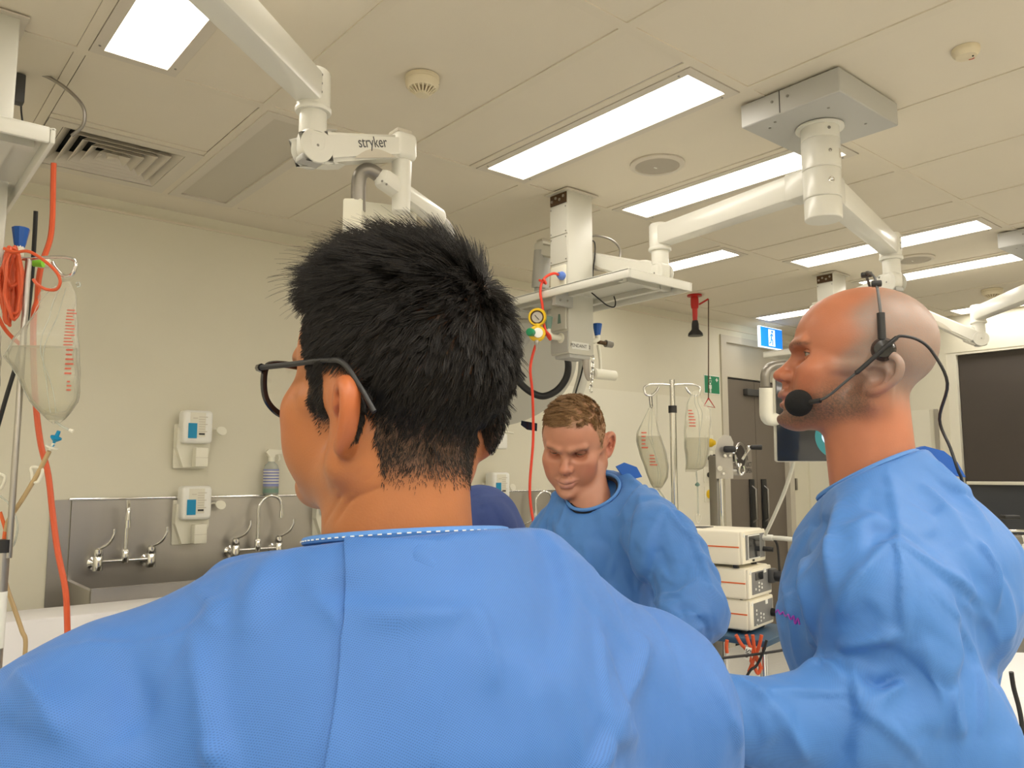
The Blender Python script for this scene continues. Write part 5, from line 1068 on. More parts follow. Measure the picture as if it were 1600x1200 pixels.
# ------------------------------------------------------------------ gowns
def gown_mat(name, col, pitch=.0031, dots=.5, bump=.25):
    m = mat(name, col, .62); nt = m.node_tree; b = nt.nodes['Principled BSDF']; b.inputs['Sheen Weight'].default_value = .08; b.inputs['Sheen Roughness'].default_value = .4
    at_ = nt.nodes.new('ShaderNodeAttribute'); at_.attribute_name = 'weave'; mp = nt.nodes.new('ShaderNodeMapping'); mp.inputs['Rotation'].default_value = (0, 0, R(45)); mp.inputs['Scale'].default_value = (1 / pitch,) * 3
    vo = nt.nodes.new('ShaderNodeTexVoronoi'); vo.voronoi_dimensions = '2D'; vo.inputs['Randomness'].default_value = 0; vo.inputs['Scale'].default_value = 1
    ra = nt.nodes.new('ShaderNodeMapRange'); ra.inputs['From Min'].default_value = .16; ra.inputs['From Max'].default_value = .34
    nt.links.new(at_.outputs['Vector'], mp.inputs['Vector']); nt.links.new(mp.outputs[0], vo.inputs['Vector']); nt.links.new(vo.outputs['Distance'], ra.inputs['Value'])
    mx = nt.nodes.new('ShaderNodeMix'); mx.data_type = 'RGBA'; mx.inputs[6].default_value = (*[c * (1 - dots) for c in col], 1); mx.inputs[7].default_value = (*col, 1)
    nt.links.new(ra.outputs[0], mx.inputs[0])
    no = nt.nodes.new('ShaderNodeTexNoise'); no.inputs['Scale'].default_value = 26; no.inputs['Detail'].default_value = 5; tc = nt.nodes.new('ShaderNodeTexCoord'); nt.links.new(tc.outputs['Object'], no.inputs['Vector'])
    m2 = nt.nodes.new('ShaderNodeMix'); m2.data_type = 'RGBA'; m2.blend_type = 'MULTIPLY'; m2.inputs[0].default_value = 1; mr = nt.nodes.new('ShaderNodeMapRange'); mr.inputs['To Min'].default_value = .93; mr.inputs['To Max'].default_value = 1.07
    nt.links.new(no.outputs['Fac'], mr.inputs['Value']); nt.links.new(mx.outputs[2], m2.inputs[6]); nt.links.new(mr.outputs[0], m2.inputs[7]); nt.links.new(m2.outputs[2], b.inputs['Base Color'])
    bp = nt.nodes.new('ShaderNodeBump'); bp.inputs['Strength'].default_value = bump; bp.inputs['Distance'].default_value = .0008
    b2 = nt.nodes.new('ShaderNodeBump'); b2.inputs['Strength'].default_value = .25; b2.inputs['Distance'].default_value = .006
    nt.links.new(no.outputs['Fac'], b2.inputs['Height']); nt.links.new(ra.outputs[0], bp.inputs['Height']); nt.links.new(b2.outputs[0], bp.inputs['Normal']); nt.links.new(bp.outputs[0], b.inputs['Normal'])
    return m
GOWN = (.046, .162, .475)
gown_mat('gown_blue', GOWN, .00150, .36); gown_mat('gown_fine', (.054, .185, .50), .0016, .10, .04)
mat('gown_trim', (.075, .225, .55), .6, bump=.3, bscale=300)
def crumple(V, N, amp, seed, fr=9):
    rg = np.random.RandomState(seed); D = np.zeros(len(V), np.float32)
    for i in range(7):
        k = rg.normal(size=3); k /= np.linalg.norm(k); f = fr * (1.35 ** i) * rg.uniform(.8, 1.2); k2 = rg.normal(size=3) * fr * .7; ph = rg.uniform(0, 6.28, 3)
        w = V @ (k * f) * 3 + 1.3 * np.sin(V @ k2 * 2 + ph[0]) + ph[1]; tri = 1 - 2 * np.abs(np.sin(w * .5)) ** .8
        D += tri * amp / (1.25 ** i) * (.5 + .5 * np.sin(V @ (rg.normal(size=3) * fr * .8) + ph[2]))
    return V + N * D[:, None]
def facets(V, N, spacing, slope, seed, sharp=.006, stretch=(1, 1, .6)):
    # stiff non-woven cloth breaks into flat facets: every cell tilts its own way, neighbours blend over a few millimetres
    rg = np.random.RandomState(seed); st = np.array(stretch, np.float32); P = V * st; pick = [int(rg.randint(len(V)))]
    cand = rg.choice(len(V), min(len(V), 2500), replace=False)
    for c in cand:
        if ((P[c] - P[pick]) ** 2).sum(1).min() > spacing ** 2: pick.append(int(c))
    S = P[pick]; T = rg.normal(size=S.shape).astype(np.float32); n = N[pick]; T -= n * (T * n).sum(1)[:, None]; T *= slope / (np.linalg.norm(T, axis=1)[:, None] + 1e-6); off = rg.normal(size=len(S)) * spacing * slope * .10
    H = np.zeros(len(V), np.float32)
    for a in range(0, len(V), 4000):
        d = P[a:a + 4000, None] - S[None]; r = np.sqrt((d ** 2).sum(2)); w = np.exp(-(r - r.min(1)[:, None]) / sharp); w /= w.sum(1)[:, None]; H[a:a + 4000] = (w * ((d / st * T[None]).sum(2) + off[None])).sum(1)
    return V + N * H[:, None]
def fold(V, N, pts, w, amp, kind='ridge'):
    P = np.array([tuple(p) for p in pts], np.float32); lo = P.min(0) - 6 * w; hi = P.max(0) + 6 * w; idx = np.where(((V > lo) & (V < hi)).all(1))[0]
    if not len(idx): return V
    v = V[idx]; best = np.full(len(v), 9., np.float32); sg = np.zeros(len(v), np.float32); T = np.zeros(len(v), np.float32); n = len(P) - 1
    for i in range(n):
        a = P[i]; d = P[i + 1] - a; t = np.clip(((v - a) @ d) / (d @ d + 1e-12), 0, 1); q = v - a - t[:, None] * d; dd = np.linalg.norm(q, axis=1); m = dd < best
        best[m] = dd[m]; sg[m] = np.einsum('ij,ij->i', np.cross(np.broadcast_to(d, q.shape), q), N[idx])[m]; T[m] = (i + t[m]) / n
    tp = np.sin(np.pi * np.clip(T * .94 + .03, 0, 1)) ** .55; s = np.sign(sg) * best
    if kind == 'ridge': h = np.exp(-best / w)
    elif kind == 'valley': h = -np.exp(-(best / w) ** 1.3)
    elif kind == 'soft': h = np.exp(-(best / w) ** 2)
    else: t_ = 1 / (1 + np.exp(np.clip(-s / (.42 * w), -30, 30))); h = t_ * np.exp(-np.maximum(s, 0) / (2.4 * w)) - .45 * (1 - t_) * np.exp(-np.maximum(-s, 0) / (.7 * w))     # lapped fold
    V = V.copy(); V[idx] += N[idx] * (amp * tp * h)[:, None]; return V
class Gown:
    def __init__(s, T, lo, hi, h): s.T = T; s.Ti = T.inverted(); s.s = SDF(lo, hi, h)
    def L(s, p): return np.array(s.Ti @ Vector(p), np.float32)
    def px(s, x, y, d): return s.L(at(x, y, d))
    def collar(s, c, n, a, b, depth=.06):
        n = Vector(n).normalized(); v = Vector((0, 1, 0)); u = v.cross(n).normalized(); s.cf = (Vector(c), u, v, n, a, b)
        g = s.s; c = np.array(c, np.float32); sl, X, Y, Z = g.win(c - .2, c + np.array((.2, .2, .3)))
        x, y, z = X - c[0], Y - c[1], Z - c[2]; U = x * u.x + y * u.y + z * u.z; W = x * n.x + y * n.y + z * n.z; Vv = y + 0 * x
        rad = np.sqrt((U / a) ** 2 + (Vv / b) ** 2); e1 = np.maximum(-W, (rad - 1.9) * min(a, b)); e2 = np.maximum(-W - depth, (rad - 1) * min(a, b))
        g.comb(sl, np.minimum(e1, e2).astype(np.float32), .004, True)
    def ring(s, k=1.0, off=0, n=48):
        c, u, v, nn, a, b = s.cf; return [s.T @ (c + u * (a * k * math.cos(t)) + v * (b * k * math.sin(t)) + nn * off) for t in [2 * math.pi * i / n for i in range(n)]]
    def finish(s, parent, m, amp, seed, folds=(), fr=9, facet=(.07, .12), name='gown'):
        V, Fq = s.s.net(); V = relax(V.astype(np.float32), Fq, 5, .6); N = vnormals(V, Fq)
        c_ = s.cf[0]; fade = np.clip((np.linalg.norm(V - np.array(tuple(c_), np.float32), axis=1) - s.cf[4] * 1.04) / .05, 0, 1)[:, None]; V0 = V
        V = facets(V, N, facet[0], facet[1], seed + 50, .004); V = facets(V, N, facet[0] * .5, facet[1] * .7, seed + 70, .003); V = crumple(V, N, amp, seed, fr); V = (V0 + (V - V0) * fade).astype(np.float32); W = mtx(V, s.T).astype(np.float32); N = vnormals(W, Fq)
        bvh = BVHTree.FromPolygons([tuple(v) for v in W], Fq.tolist())
        for (pts, w, a, kind) in folds:
            q = []
            for i, (x, y) in enumerate(pts):
                h = bvh.ray_cast(CPOS, dray(x, y).normalized())
                if h[0] is not None: q.append(h[0])
            if len(q) > 1: W = fold(W, N, spline(q, 4), w, a, kind)
        W = relax(W, Fq, 1, .5).astype(np.float32); N = vnormals(W, Fq); me = np_mesh(name, W, Fq)
        A = me.attributes.new('weave', 'FLOAT_VECTOR', 'POINT'); uv = np.zeros((len(V), 3), np.float32); uv[:, 0] = V[:, 1] - .25 * V[:, 0]; uv[:, 1] = V[:, 2] + .75 * V[:, 0]; A.data.foreach_set('vector', uv.ravel())
        s.W = W; s.F = Fq; s.bvh = BVHTree.FromPolygons([tuple(v) for v in W], Fq.tolist()); return put(name, me, m, parent)
    def hit(s, x, y, lift=.002):
        h = s.bvh.ray_cast(CPOS, dray(x, y).normalized()); return None if h[0] is None else h[0] + h[1] * lift
def skirt(parent, T, prims, z0, z1, m):
    g = SDF((-.34, -.36, z1), (.34, .36, z0), .011)
    for k, *a in prims: getattr(g, k)(*a[0], **a[1])
    V, Fq = g.net(); V = relax(V.astype(np.float32), Fq, 2, .5); V = crumple(V, vnormals(V, Fq), .004, 77, 6); W = mtx(V, T).astype(np.float32); put('gown_skirt', np_mesh('gown_skirt', W, Fq), m, parent)
def hand(wrist, d, palm, side, curl=.5):
    # palm plus four unequal bent fingers and a thumb leaving the palm's side, skinned in one surface
    w = np.array(wrist, np.float32); d = Vector(d).normalized(); p = Vector(palm).normalized(); s_ = d.cross(p) * side
    g = SDF(w - .17, w + .17, .003); Q = lambda a, b, c: w + np.array(d * a + s_ * b + p * c, np.float32)
    g.cone(Q(-.05, 0, 0), Q(.01, 0, 0), .028, .026, .01); g.cone(Q(.02, .018, 0), Q(.075, .024, .002), .016, .014, .015); g.cone(Q(.02, -.016, 0), Q(.07, -.026, .002), .016, .013, .015); g.cone(Q(.03, 0, 0), Q(.078, 0, .001), .016, .014, .014)
    for off, l0, r in ((.030, .92, .0088), (.010, 1.0, .0092), (-.011, .95, .0088), (-.031, .76, .0078)):
        a0 = .078; pt = [Q(a0 - .012, off * .9, 0)]; an = curl * .5; x, z = a0 - .004, 0.
        for L_ in (.040, .027, .021): x += L_ * l0 * math.cos(an); z += L_ * l0 * math.sin(an); pt.append(Q(x, off * (1.06), z)); an += curl
        g.chain(pt, [r * 1.08, r, r * .94, r * .82], .003)
    g.chain([Q(.012, .022, .006), Q(.042, .048, .016), Q(.066, .056, .026), Q(.084, .054, .034)], [.0135, .011, .0098, .0085], .006)
    return g.net()
def lower_body(parent, T, h=.012, zt=-.62, floor=0.0, mt='scrub_navy'):
    o = T.translation; z0 = -o.z
    for y in (-1, 1):
        g = SDF((-.2, -.3, z0 + .03), (.2, .3, zt + .2), h)
        g.chain([(0, y * .085, zt + .1), (.01, y * .095, z0 + .48), (-.01, y * .10, z0 + .08)], [.095, .072, .062], .02); V, Fq = g.net()
        put('trouser_leg', np_mesh('trouser_leg', mtx(V, T), Fq), mt, parent)
        g = SDF((-.13, y * .10 - .07, z0), (.22, y * .10 + .07, z0 + .13), .008); g.ell((.05, y * .10, z0 + .03), (.135, .045, .038), .01); g.ell((-.03, y * .10, z0 + .05), (.05, .04, .05), .02); g.plane_cut((0, 0, -1), -(z0 + .008)); V, Fq = g.net()
        put('shoe', np_mesh('shoe', mtx(V, T), Fq), 'dark_grey', parent)

def arms(chunks, body, routes):
    # forearm and upper arm inside each sleeve, sharing a vertex with the neck and with the hand so the body stays one skin
    V = chunks[0][0]; F_ = chunks[0][1]; C_ = chunks[0][2]
    for (hv, hf, hc_), pts, rad in routes:
        n0 = len(V); V = np.concatenate([V, hv]); F_ = np.concatenate([F_, hf + n0]); C_ = np.concatenate([C_, hc_]); P = [Vector(p) for p in pts]
        a = int(((V[:len(body)] - np.array(P[0], np.float32)) ** 2).sum(1).argmin()); b = n0 + int(((hv - np.array(P[-1], np.float32)) ** 2).sum(1).argmin())
        n1 = len(V); rings = []; Q = P[1:-1]
        for i, q in enumerate(Q):
            t = (P[i + 2] - P[i]).normalized(); fr = frame(t); rings += [q + fr @ Vector((rad[i] * math.cos(k * math.pi / 4), rad[i] * math.sin(k * math.pi / 4), 0)) for k in range(8)]
        R_ = np.array([tuple(v) for v in rings], np.float32); V = np.concatenate([V, R_]); C_ = np.concatenate([C_, np.tile(C_[-1:], (len(R_), 1))]); m = len(Q); q = []
        for i in range(m - 1): q += [[n1 + i * 8 + k, n1 + i * 8 + (k + 1) % 8, n1 + (i + 1) * 8 + (k + 1) % 8, n1 + (i + 1) * 8 + k] for k in range(8)]
        for k in range(0, 8, 2): q.append([a, n1 + (k + 2) % 8, n1 + k + 1, n1 + k]); q.append([b, n1 + (m - 1) * 8 + k, n1 + (m - 1) * 8 + k + 1, n1 + (m - 1) * 8 + (k + 2) % 8])
        F_ = np.concatenate([F_, np.array(q)])
    return [(V, F_, C_)]
def person(label, p): return thing('person', label, 'person', (p.x, p.y, 0))
def body_parts(parent, chunks):
    # head, neck and hands of one person as ONE body mesh with its own colours
    Vs, Fs, Cs, n = [], [], [], 0
    for V, Fq, C in chunks: Vs.append(V); Fs.append(Fq + n); Cs.append(C); n += len(V)
    me = np_mesh('body', np.concatenate(Vs), np.concatenate(Fs)); set_color(me, np.concatenate(Cs)); return put('body', me, 'skin', parent)
def flat_col(V, c): return np.tile(np.array(c, np.float32), (len(V), 1))
# ================================================================== bald man with the headset
PB = dict(skin=(.45, .165, .085), stubble=.95, stubc=(.285, .205, .165), beard=.85, beardc=(.10, .06, .04), brow=(.10, .05, .028), browa=.95, ew=1.4, ex=.020, ez=.0, mouth=.004, ear=.42, eart=.5, lid=(.30, .30), moles=[((.0, .066, .10), .0016), ((.02, .062, -.125), .002)])
hb = pose(at(1378, 590, 1.2), R(117))
man_b = person('bald man in a blue gown wearing a headset, in profile', at(1378, 590, 1.2))
V, Fq, col = build_head(PB, hb, man_b)
TB = pose(at(1352, 745, 1.2), R(103)); g = Gown(TB, (-.32, -.32, -.66), (.66, .60, .12), .0045); s = g.s
s.ell((-.070, 0, -.16), (.125, .165, .15), .03); s.ell((.005, 0, -.20), (.118, .16, .19), .03); s.ell((-.030, 0, -.44), (.135, .18, .30), .05)
s.cone((-.01, 0, -.45), (-.01, 0, -1.0), .150, .19, .05, sc=(1, .9, 1))
for y in (-1, 1): s.cone((-.02, y * .035, -.020), (-.05, y * .165, -.145), .058, .078, .04)
s.cone((-.045, 0, .015), (-.09, 0, -.12), .048, .09, .04)
SH = np.array((-.045, .180, -.160)); EL = g.px(1462, 1165, .99); WR = g.px(1062, 1114, .925); MD = g.px(1340, 1140, .96)
s.cone(SH, EL, .083, .088, .035); s.cone(EL, MD, .084, .072, .04); s.cone(MD, WR, .066, .044, .03)
s.cone((-.05, -.165, -.14), (.0, -.25, -.44), .08, .07, .035); s.chain([(.0, -.25, -.44), (.18, -.21, -.48), (.36, -.12, -.46)], [.07, .06, .045], .03)
g.collar((-.003, 0, .001), (.46, 0, .888), .076, .077)
FB = [  # creases seen on the gown: (pixels, width, height, kind)
 ([(1383, 735), (1392, 790), (1397, 845), (1393, 905)], .007, .007, 'lap'), ([(1395, 845), (1402, 930), (1405, 1000)], .008, .010, 'lap'),
 ([(1397, 850), (1345, 905), (1310, 960)], .016, .016, 'ridge'), ([(1310, 790), (1300, 860), (1308, 930)], .018, .014, 'ridge'), ([(1270, 850), (1262, 920), (1280, 1000)], .016, .012, 'ridge'),
 ([(1400, 860), (1470, 900), (1540, 950)], .012, .010, 'lap'), ([(1480, 905), (1530, 960), (1552, 1010)], .009, .008, 'lap'), ([(1500, 940), (1545, 975)], .008, .007, 'ridge'),
 ([(1480, 950), (1515, 1020), (1530, 1100), (1525, 1150)], .006, .009, 'lap'), ([(1530, 850), (1545, 900), (1548, 950)], .010, .016, 'ridge'),
 ([(1490, 1060), (1485, 1110), (1500, 1150)], .014, .012, 'ridge'), ([(1320, 1010), (1370, 995), (1405, 985)], .016, .016, 'ridge'), ([(1325, 1030), (1330, 1080), (1345, 1115)], .010, .013, 'lap'),
 ([(1345, 1115), (1380, 1090), (1410, 1065)], .009, .013, 'ridge'), ([(1335, 1055), (1375, 1070), (1408, 1060)], .012, -.013, 'soft'), ([(1345, 1120), (1390, 1150), (1430, 1190)], .010, .010, 'lap'),
 ([(1140, 1060), (1180, 1085), (1200, 1092)], .010, .011, 'ridge'), ([(1190, 1090), (1240, 1085), (1330, 1088)], .008, .007, 'lap'), ([(1200, 1095), (1230, 1140), (1260, 1185)], .016, .010, 'ridge'),
 ([(1250, 1050), (1290, 1042), (1320, 1070)], .014, .012, 'ridge'), ([(1460, 720), (1500, 770), (1545, 830)], .014, .008, 'ridge'), ([(1440, 760), (1470, 790), (1520, 860)], .016, .008, 'ridge'),
 ([(1225, 900), (1240, 960), (1250, 1040)], .016, .009, 'ridge'), ([(1310, 920), (1340, 905), (1370, 890)], .007, .006, 'ridge'), ([(1310, 830), (1340, 820), (1380, 800)], .012, .004, 'ridge'),
 ([(1440, 1000), (1460, 1080), (1455, 1150)], .022, .010, 'ridge'), ([(1560, 900), (1575, 980), (1560, 1080)], .02, .008, 'ridge'), ([(1215, 960), (1260, 975)], .005, -.004, 'ridge'), ([(1250, 1000), (1300, 1008)], .006, .004, 'ridge')]
gown_b = g.finish(man_b, 'gown_fine', .0016, 3, [(a, max(.0048, b * .58), c * 1.4, d) for a, b, c, d in FB], 8, (.085, .09))
skirt(man_b, TB, [('ell', ((-.030, 0, -.44), (.135, .18, .30), .05), {}), ('cone', ((-.01, 0, -.45), (-.01, 0, -1.0), .150, .19, .05), dict(sc=(1, .9, 1)))], -.60, -1.02, 'gown_fine')
MB().tube(g.ring(1.015, .0), .0042, 8, 2, True).build('neck_binding', 'gown_trim', man_b)
MB().tube(g.ring(.93, -.006), .0075, 8, 2, True, flat=.6).build('scrub_collar', 'scrub_dark', man_b)
GB = g
Vh, Fh = hand(tuple(at(1050, 1114, .92)), -RIGHT * .97 + FWDH * .15 - UP * .1, -UP + FWDH * .3, 1, .5)
Vh2, Fh2 = hand(tuple(TB @ Vector((.37, -.115, -.46))), TB.to_3x3() @ Vector((.9, .35, -.1)), -UP, -1, .5)
bv_ = mtx(V, hb).astype(np.float32); tb = lambda *p: TB @ Vector(p)
body_parts(man_b, arms([(bv_, Fq, col)], bv_, [((Vh, Fh, flat_col(Vh, PB['skin'])), [tb(0, .03, -.12), tb(*SH), tb(*EL), tb(*((EL + WR) / 2)), tb(*WR)], [.045, .034, .028]), ((Vh2, Fh2, flat_col(Vh2, PB['skin'])), [tb(0, -.03, -.12), tb(-.05, -.165, -.14), tb(0, -.25, -.44), tb(.18, -.21, -.48), tb(.37, -.115, -.46)], [.045, .034, .028])]))
eyes(man_b, hb, 'iris', (1, .12, -.02)); lashes(man_b, hb, .30); lower_body(man_b, TB)
sc_ = [g.hit(x, y, .0006) for x, y in ((1213, 957), (1216, 953), (1220, 960), (1224, 956), (1228, 963), (1232, 960), (1236, 968), (1240, 962), (1243, 975), (1247, 966), (1250, 976))]
sc_ = [q for q in sc_ if q is not None]
if len(sc_) > 2: MB().tube(sc_, .0011, 6, 4).build('ink_scrawl', 'pink_ink', man_b)
for pts in (((1420, 700), (1445, 698), (1475, 710), (1500, 735)), ((1430, 702), (1462, 712), (1496, 742))):
    q = [at(x, y, 1.24) for x, y in pts]
MB().prism([((x - 1450) * 1.25 / F, (720 - y) * 1.25 / F) for x, y in ((1418, 703), (1440, 697), (1470, 705), (1490, 722), (1502, 746), (1480, 742))], Matrix((RIGHT, UP, -FWDH)).transposed(), at(1450, 720, 1.27), .012).build('neck_tie', 'blue_tie', man_b)
# headset
hw = lambda x, y, z: hb @ Vector((x, y, z))
t = thing('headset', 'black headset microphone with foam ball, worn by the bald man', 'headset', tuple(hw(0, .08, .04)))
arc = []
for k in range(21):
    a = math.pi * (k / 20 - .5) * .98; arc.append(hw(.000 + .018 * math.cos(a), -.0925 * math.sin(a) * 1.0, .045 + .118 * math.cos(a) ** .9 if math.cos(a) > 0 else .045))
arc = [hw(.0, .086, .040), hw(.0, .086, .07), hw(.001, .083, .10), hw(.004, .068, .134), hw(.010, .040, .151), hw(.014, .0, .158), hw(.010, -.04, .151), hw(.004, -.068, .134), hw(.0, -.083, .1), hw(.0, -.086, .05)]
MB().tube(arc, .0036, 10, 8, flat=.45).build('headband', 'dark_grey', t)
MB().tube(arc[:2] + [hw(.0, .0855, .082)], .0055, 10, smooth=False).build('band_slider', 'black', t)
MB().rbox(hw(.003, .073, .127), (.014, .012, .008), .002, hb.to_3x3()).build('band_clip', 'black', t); MB().rbox(hw(.014, .0, .158), (.016, .012, .007), .002, hb.to_3x3()).build('band_clip', 'black', t)
MB().lathe([(.012, -.006), (.0165, -.003), (.0165, .003), (.012, .009), (0, .010)], hw(-.001, .086, .030), hb.to_3x3() @ Vector((0, 1, 0)), 24).build('ear_pad', 'black_gloss', t)
MB().lathe([(.012, -.006), (.0165, -.003), (.0165, .003), (.012, .009), (0, .010)], hw(-.001, -.086, .030), hb.to_3x3() @ Vector((0, -1, 0)), 24).build('ear_pad', 'black_gloss', t)
bm_ = [hw(-.018, .097, .044), hw(-.004, .099, .032), hw(.030, .097, .002), hw(.055, .093, -.018), hw(.070, .087, -.030), hw(.084, .080, -.037), hw(.104, .067, -.039)]
MB().tube(bm_[:3] + [hw(.036, .096, -.002)], .0032, 10).build('boom_sleeve', 'black', t); MB().tube(bm_[2:], .0019, 10).build('mic_boom', 'dark_grey', t)
MB().cyl(hw(.084, .080, -.038), hw(.100, .070, -.039), .0036, seg=10).build('mic_joint', 'black', t)
MB().sphere(hw(.115, .060, -.039), .0200, (1, 1, 1), 28).build('foam_windscreen', 'black_foam', t)
MB().tube([hw(-.016, .097, .042), hw(-.024, .096, .046), hw(-.045, .090, .040), hw(-.062, .086, .022), hw(-.078, .08, -.02)] + [at(x, y, d) for x, y, d in ((1468, 655, 1.14), (1485, 700, 1.13), (1497, 735, 1.12), (1503, 750, 1.13), (1512, 790, 1.2))], .0022, 8, 6).build('headset_cable', 'black', t)
# ================================================================== dark-haired man with glasses, seen from behind
PA = dict(skin=(.42, .150, .050), es=.85, brow=(.02, .015, .012), browa=.9, ear=.45, ear_right=.05, eart=.18, ez=-.007, cw=.0775, fw=.060, jw=.052, moles=[((.045, .070, -.022), .0016), ((.052, .066, -.031), .0022), ((-.03, -.02, -.085), .0018)], nr=.063)
ha = pose(at(655, 652, .66), R(100))
man_a = person('man with short black hair and glasses in a blue gown, back turned', at(642, 652, .643))
V, Fq, col = build_head(PA, ha, man_a, .0015)
sm = lambda x, a, b: np.clip((x - a) / (b - a), 0, 1) ** 2 * (3 - 2 * np.clip((x - a) / (b - a), 0, 1))
def hairline(P):   # lower edge of the hair: high on the forehead, round the ear, down to the nape
    x, y, z = P.T; lim = np.where(x > .075, .098 + (x - .075) * .2, np.where(x > .055, .045 + (x - .055) * 2.65, np.where(x > .030, -.002, np.where(x > -.012, .040, -.045)))); return lim
def coverA(P): x, y, z = P.T; lim = hairline(P); return (sm(z, lim - .004, lim + .006) * ((x < .108)) * (.25 + .75 * sm(z, -.05, .02))).astype(np.float64)
noear = lambda P: 1 - (np.abs(P[:, 1]) > .0775) * (P[:, 2] < .042)
def root(P): return sm(P[:, 2], hairline(P) - .016, hairline(P) + .012) * (P[:, 0] < .106) * noear(P)
col = col * (1 - .85 * root(V)[:, None]) + np.array((.03, .02, .013), np.float32) * .85 * root(V)[:, None]
TA = pose(at(640, 812, .66), R(80)); g = Gown(TA, (-.28, -.46, -.56), (.40, .42, .08), .0040); s = g.s
s.ell((-.035, 0, -.20), (.125, .19, .20), .05); s.ell((.0, 0, -.5), (.145, .20, .30), .05); s.cone((.0, 0, -.45), (.0, 0, -.96), .185, .22, .05, sc=(1.1, .9, 1))
SL = g.px(165, 1207, .57); SR = g.px(985, 1128, .74)
for q in (SL, SR): s.cone((-.012, .03 * (1 if q is SL else -1), -.022), q, .058, .091, .04)
s.cone((-.03, 0, -.03), (-.06, 0, -.16), .06, .10, .05)
EA = SL + np.array((.10, .10, -.24), np.float32); EB = SR + np.array((.06, -.09, -.26), np.float32)
s.cone(SL, EA, .090, .085, .04); s.cone(EA, EA + np.array((.22, -.08, -.02), np.float32), .08, .05, .04)
s.cone(SR, EB, .094, .085, .04); s.cone(EB, EB + np.array((.22, .10, -.02), np.float32), .08, .05, .04)
g.collar((.003, 0, -.015), (.12, .05, .99), .076, .082)
FA = [([(330, 950), (290, 985), (240, 1000), (90, 1012)], .006, .0035, 'lap'), ([(360, 940), (330, 970), (350, 985)], .007, .003, 'ridge'), ([(300, 915), (335, 950), (345, 965)], .007, .003, 'ridge'),
 ([(930, 960), (935, 1040), (945, 1130)], .006, .0035, 'lap'), ([(750, 955), (760, 1010), (770, 1080)], .008, .004, 'ridge'), ([(1010, 1000), (985, 1060), (960, 1130)], .014, .006, 'ridge'),
 ([(945, 1145), (930, 1175), (915, 1200)], .008, .010, 'lap'), ([(940, 1146), (990, 1150)], .012, .006, 'ridge'), ([(30, 1050), (65, 1090), (100, 1150)], .012, .006, 'ridge'),
 ([(310, 985), (315, 1080), (330, 1180)], .014, .004, 'ridge'), ([(330, 1155), (340, 1200)], .007, .007, 'ridge'), ([(545, 955), (640, 965), (745, 956)], .010, .0035, 'ridge'), ([(655, 850), (668, 880), (690, 890)], .006, .0022, 'ridge'),
 ([(625, 838), (640, 868), (662, 880)], .006, .0022, 'ridge'), ([(1080, 970), (1110, 1050), (1135, 1150)], .02, .004, 'ridge'), ([(430, 870), (400, 930), (390, 1000)], .02, .004, 'soft'), ([(200, 1000), (210, 1080), (230, 1180)], .018, -.004, 'soft'),
 ([(545, 850), (620, 862), (700, 852)], .008, .002, 'ridge'), ([(490, 930), (520, 960), (534, 985)], .005, .003, 'ridge'), ([(1000, 920), (990, 945), (965, 950)], .004, .002, 'ridge'), ([(1130, 1120), (1150, 1180)], .010, .006, 'lap')]
g.finish(man_a, 'gown_blue', .0010, 8, [(a, max(.0045, b * .7), c * 1.9, d) for a, b, c, d in FA], 6, (.10, .065))
skirt(man_a, TA, [('ell', ((.0, 0, -.5), (.145, .20, .30), .05), {}), ('cone', ((.0, 0, -.45), (.0, 0, -.96), .185, .22, .05), dict(sc=(1.1, .9, 1)))], -.50, -1.0, 'gown_fine'); GA = g
def flap(g, parent, line, offs, m, name, n=46):
    # overlapping edge panel of the back opening, lifted a few millimetres off the gown beneath
    L_ = spline([(x, y, 0) for x, y in line], 12); L_ = [L_[round(i * (len(L_) - 1) / n)] for i in range(n + 1)]; rows = []
    for q in L_:
        r = []
        for dx, lift in offs:
            h = g.bvh.ray_cast(CPOS, dray(q.x + dx, q.y).normalized()); r.append(None if h[0] is None else h[0] + h[1] * lift)
        if all(v is not None for v in r): rows.append(r)
    k = len(offs); vs = [v for r in rows for v in r]; fs = [[i * k + j, i * k + j + 1, (i + 1) * k + j + 1, (i + 1) * k + j] for i in range(len(rows) - 1) for j in range(k - 1)]
    me = MB().add(vs, fs).mesh(name, 60); A = me.attributes.new('weave', 'FLOAT_VECTOR', 'POINT'); uv = []
    for v in vs: l = g.Ti @ v; uv += [l.y - .25 * l.x, l.z + .75 * l.x, 0]
    A.data.foreach_set('vector', uv); o = put(name, me, m, parent); return o
flap(g, man_a, [(540, 829), (541, 900), (536, 980), (528, 1080), (510, 1200), (492, 1300)], [(0, -.001), (.2, .0042), (6, .0046), (40, .004), (90, .003), (150, .0018), (200, -.002)], 'gown_blue', 'back_flap')
MB().tube(g.ring(1.0, .001), .0036, 8, 2, True).build('neck_binding', 'gown_trim', man_a)
rg_ = g.ring(1.045, .001, 150)
for k in range(0, 150, 2):
    p = (rg_[k] + rg_[k + 1]) / 2
    if (p - TA.translation).dot(FWDH) < -.01 and k % 2 == 0: MB().box(p, ((rg_[k + 1] - rg_[k]).length * .9, .0010, .0010), frame((rg_[k + 1] - rg_[k]).cross(UP), rg_[k + 1] - rg_[k])).build('stitch', 'print_white', man_a, 0)
HA, HB_ = EA + np.array((.24, -.09, -.02), np.float32), EB + np.array((.24, .11, -.02), np.float32)
Vh, Fh = hand(tuple(TA @ Vector(HA)), TA.to_3x3() @ Vector((1, -.3, -.1)), -UP, -1, .45); Vh2, Fh2 = hand(tuple(TA @ Vector(HB_)), TA.to_3x3() @ Vector((1, .4, -.1)), -UP, 1, .45)
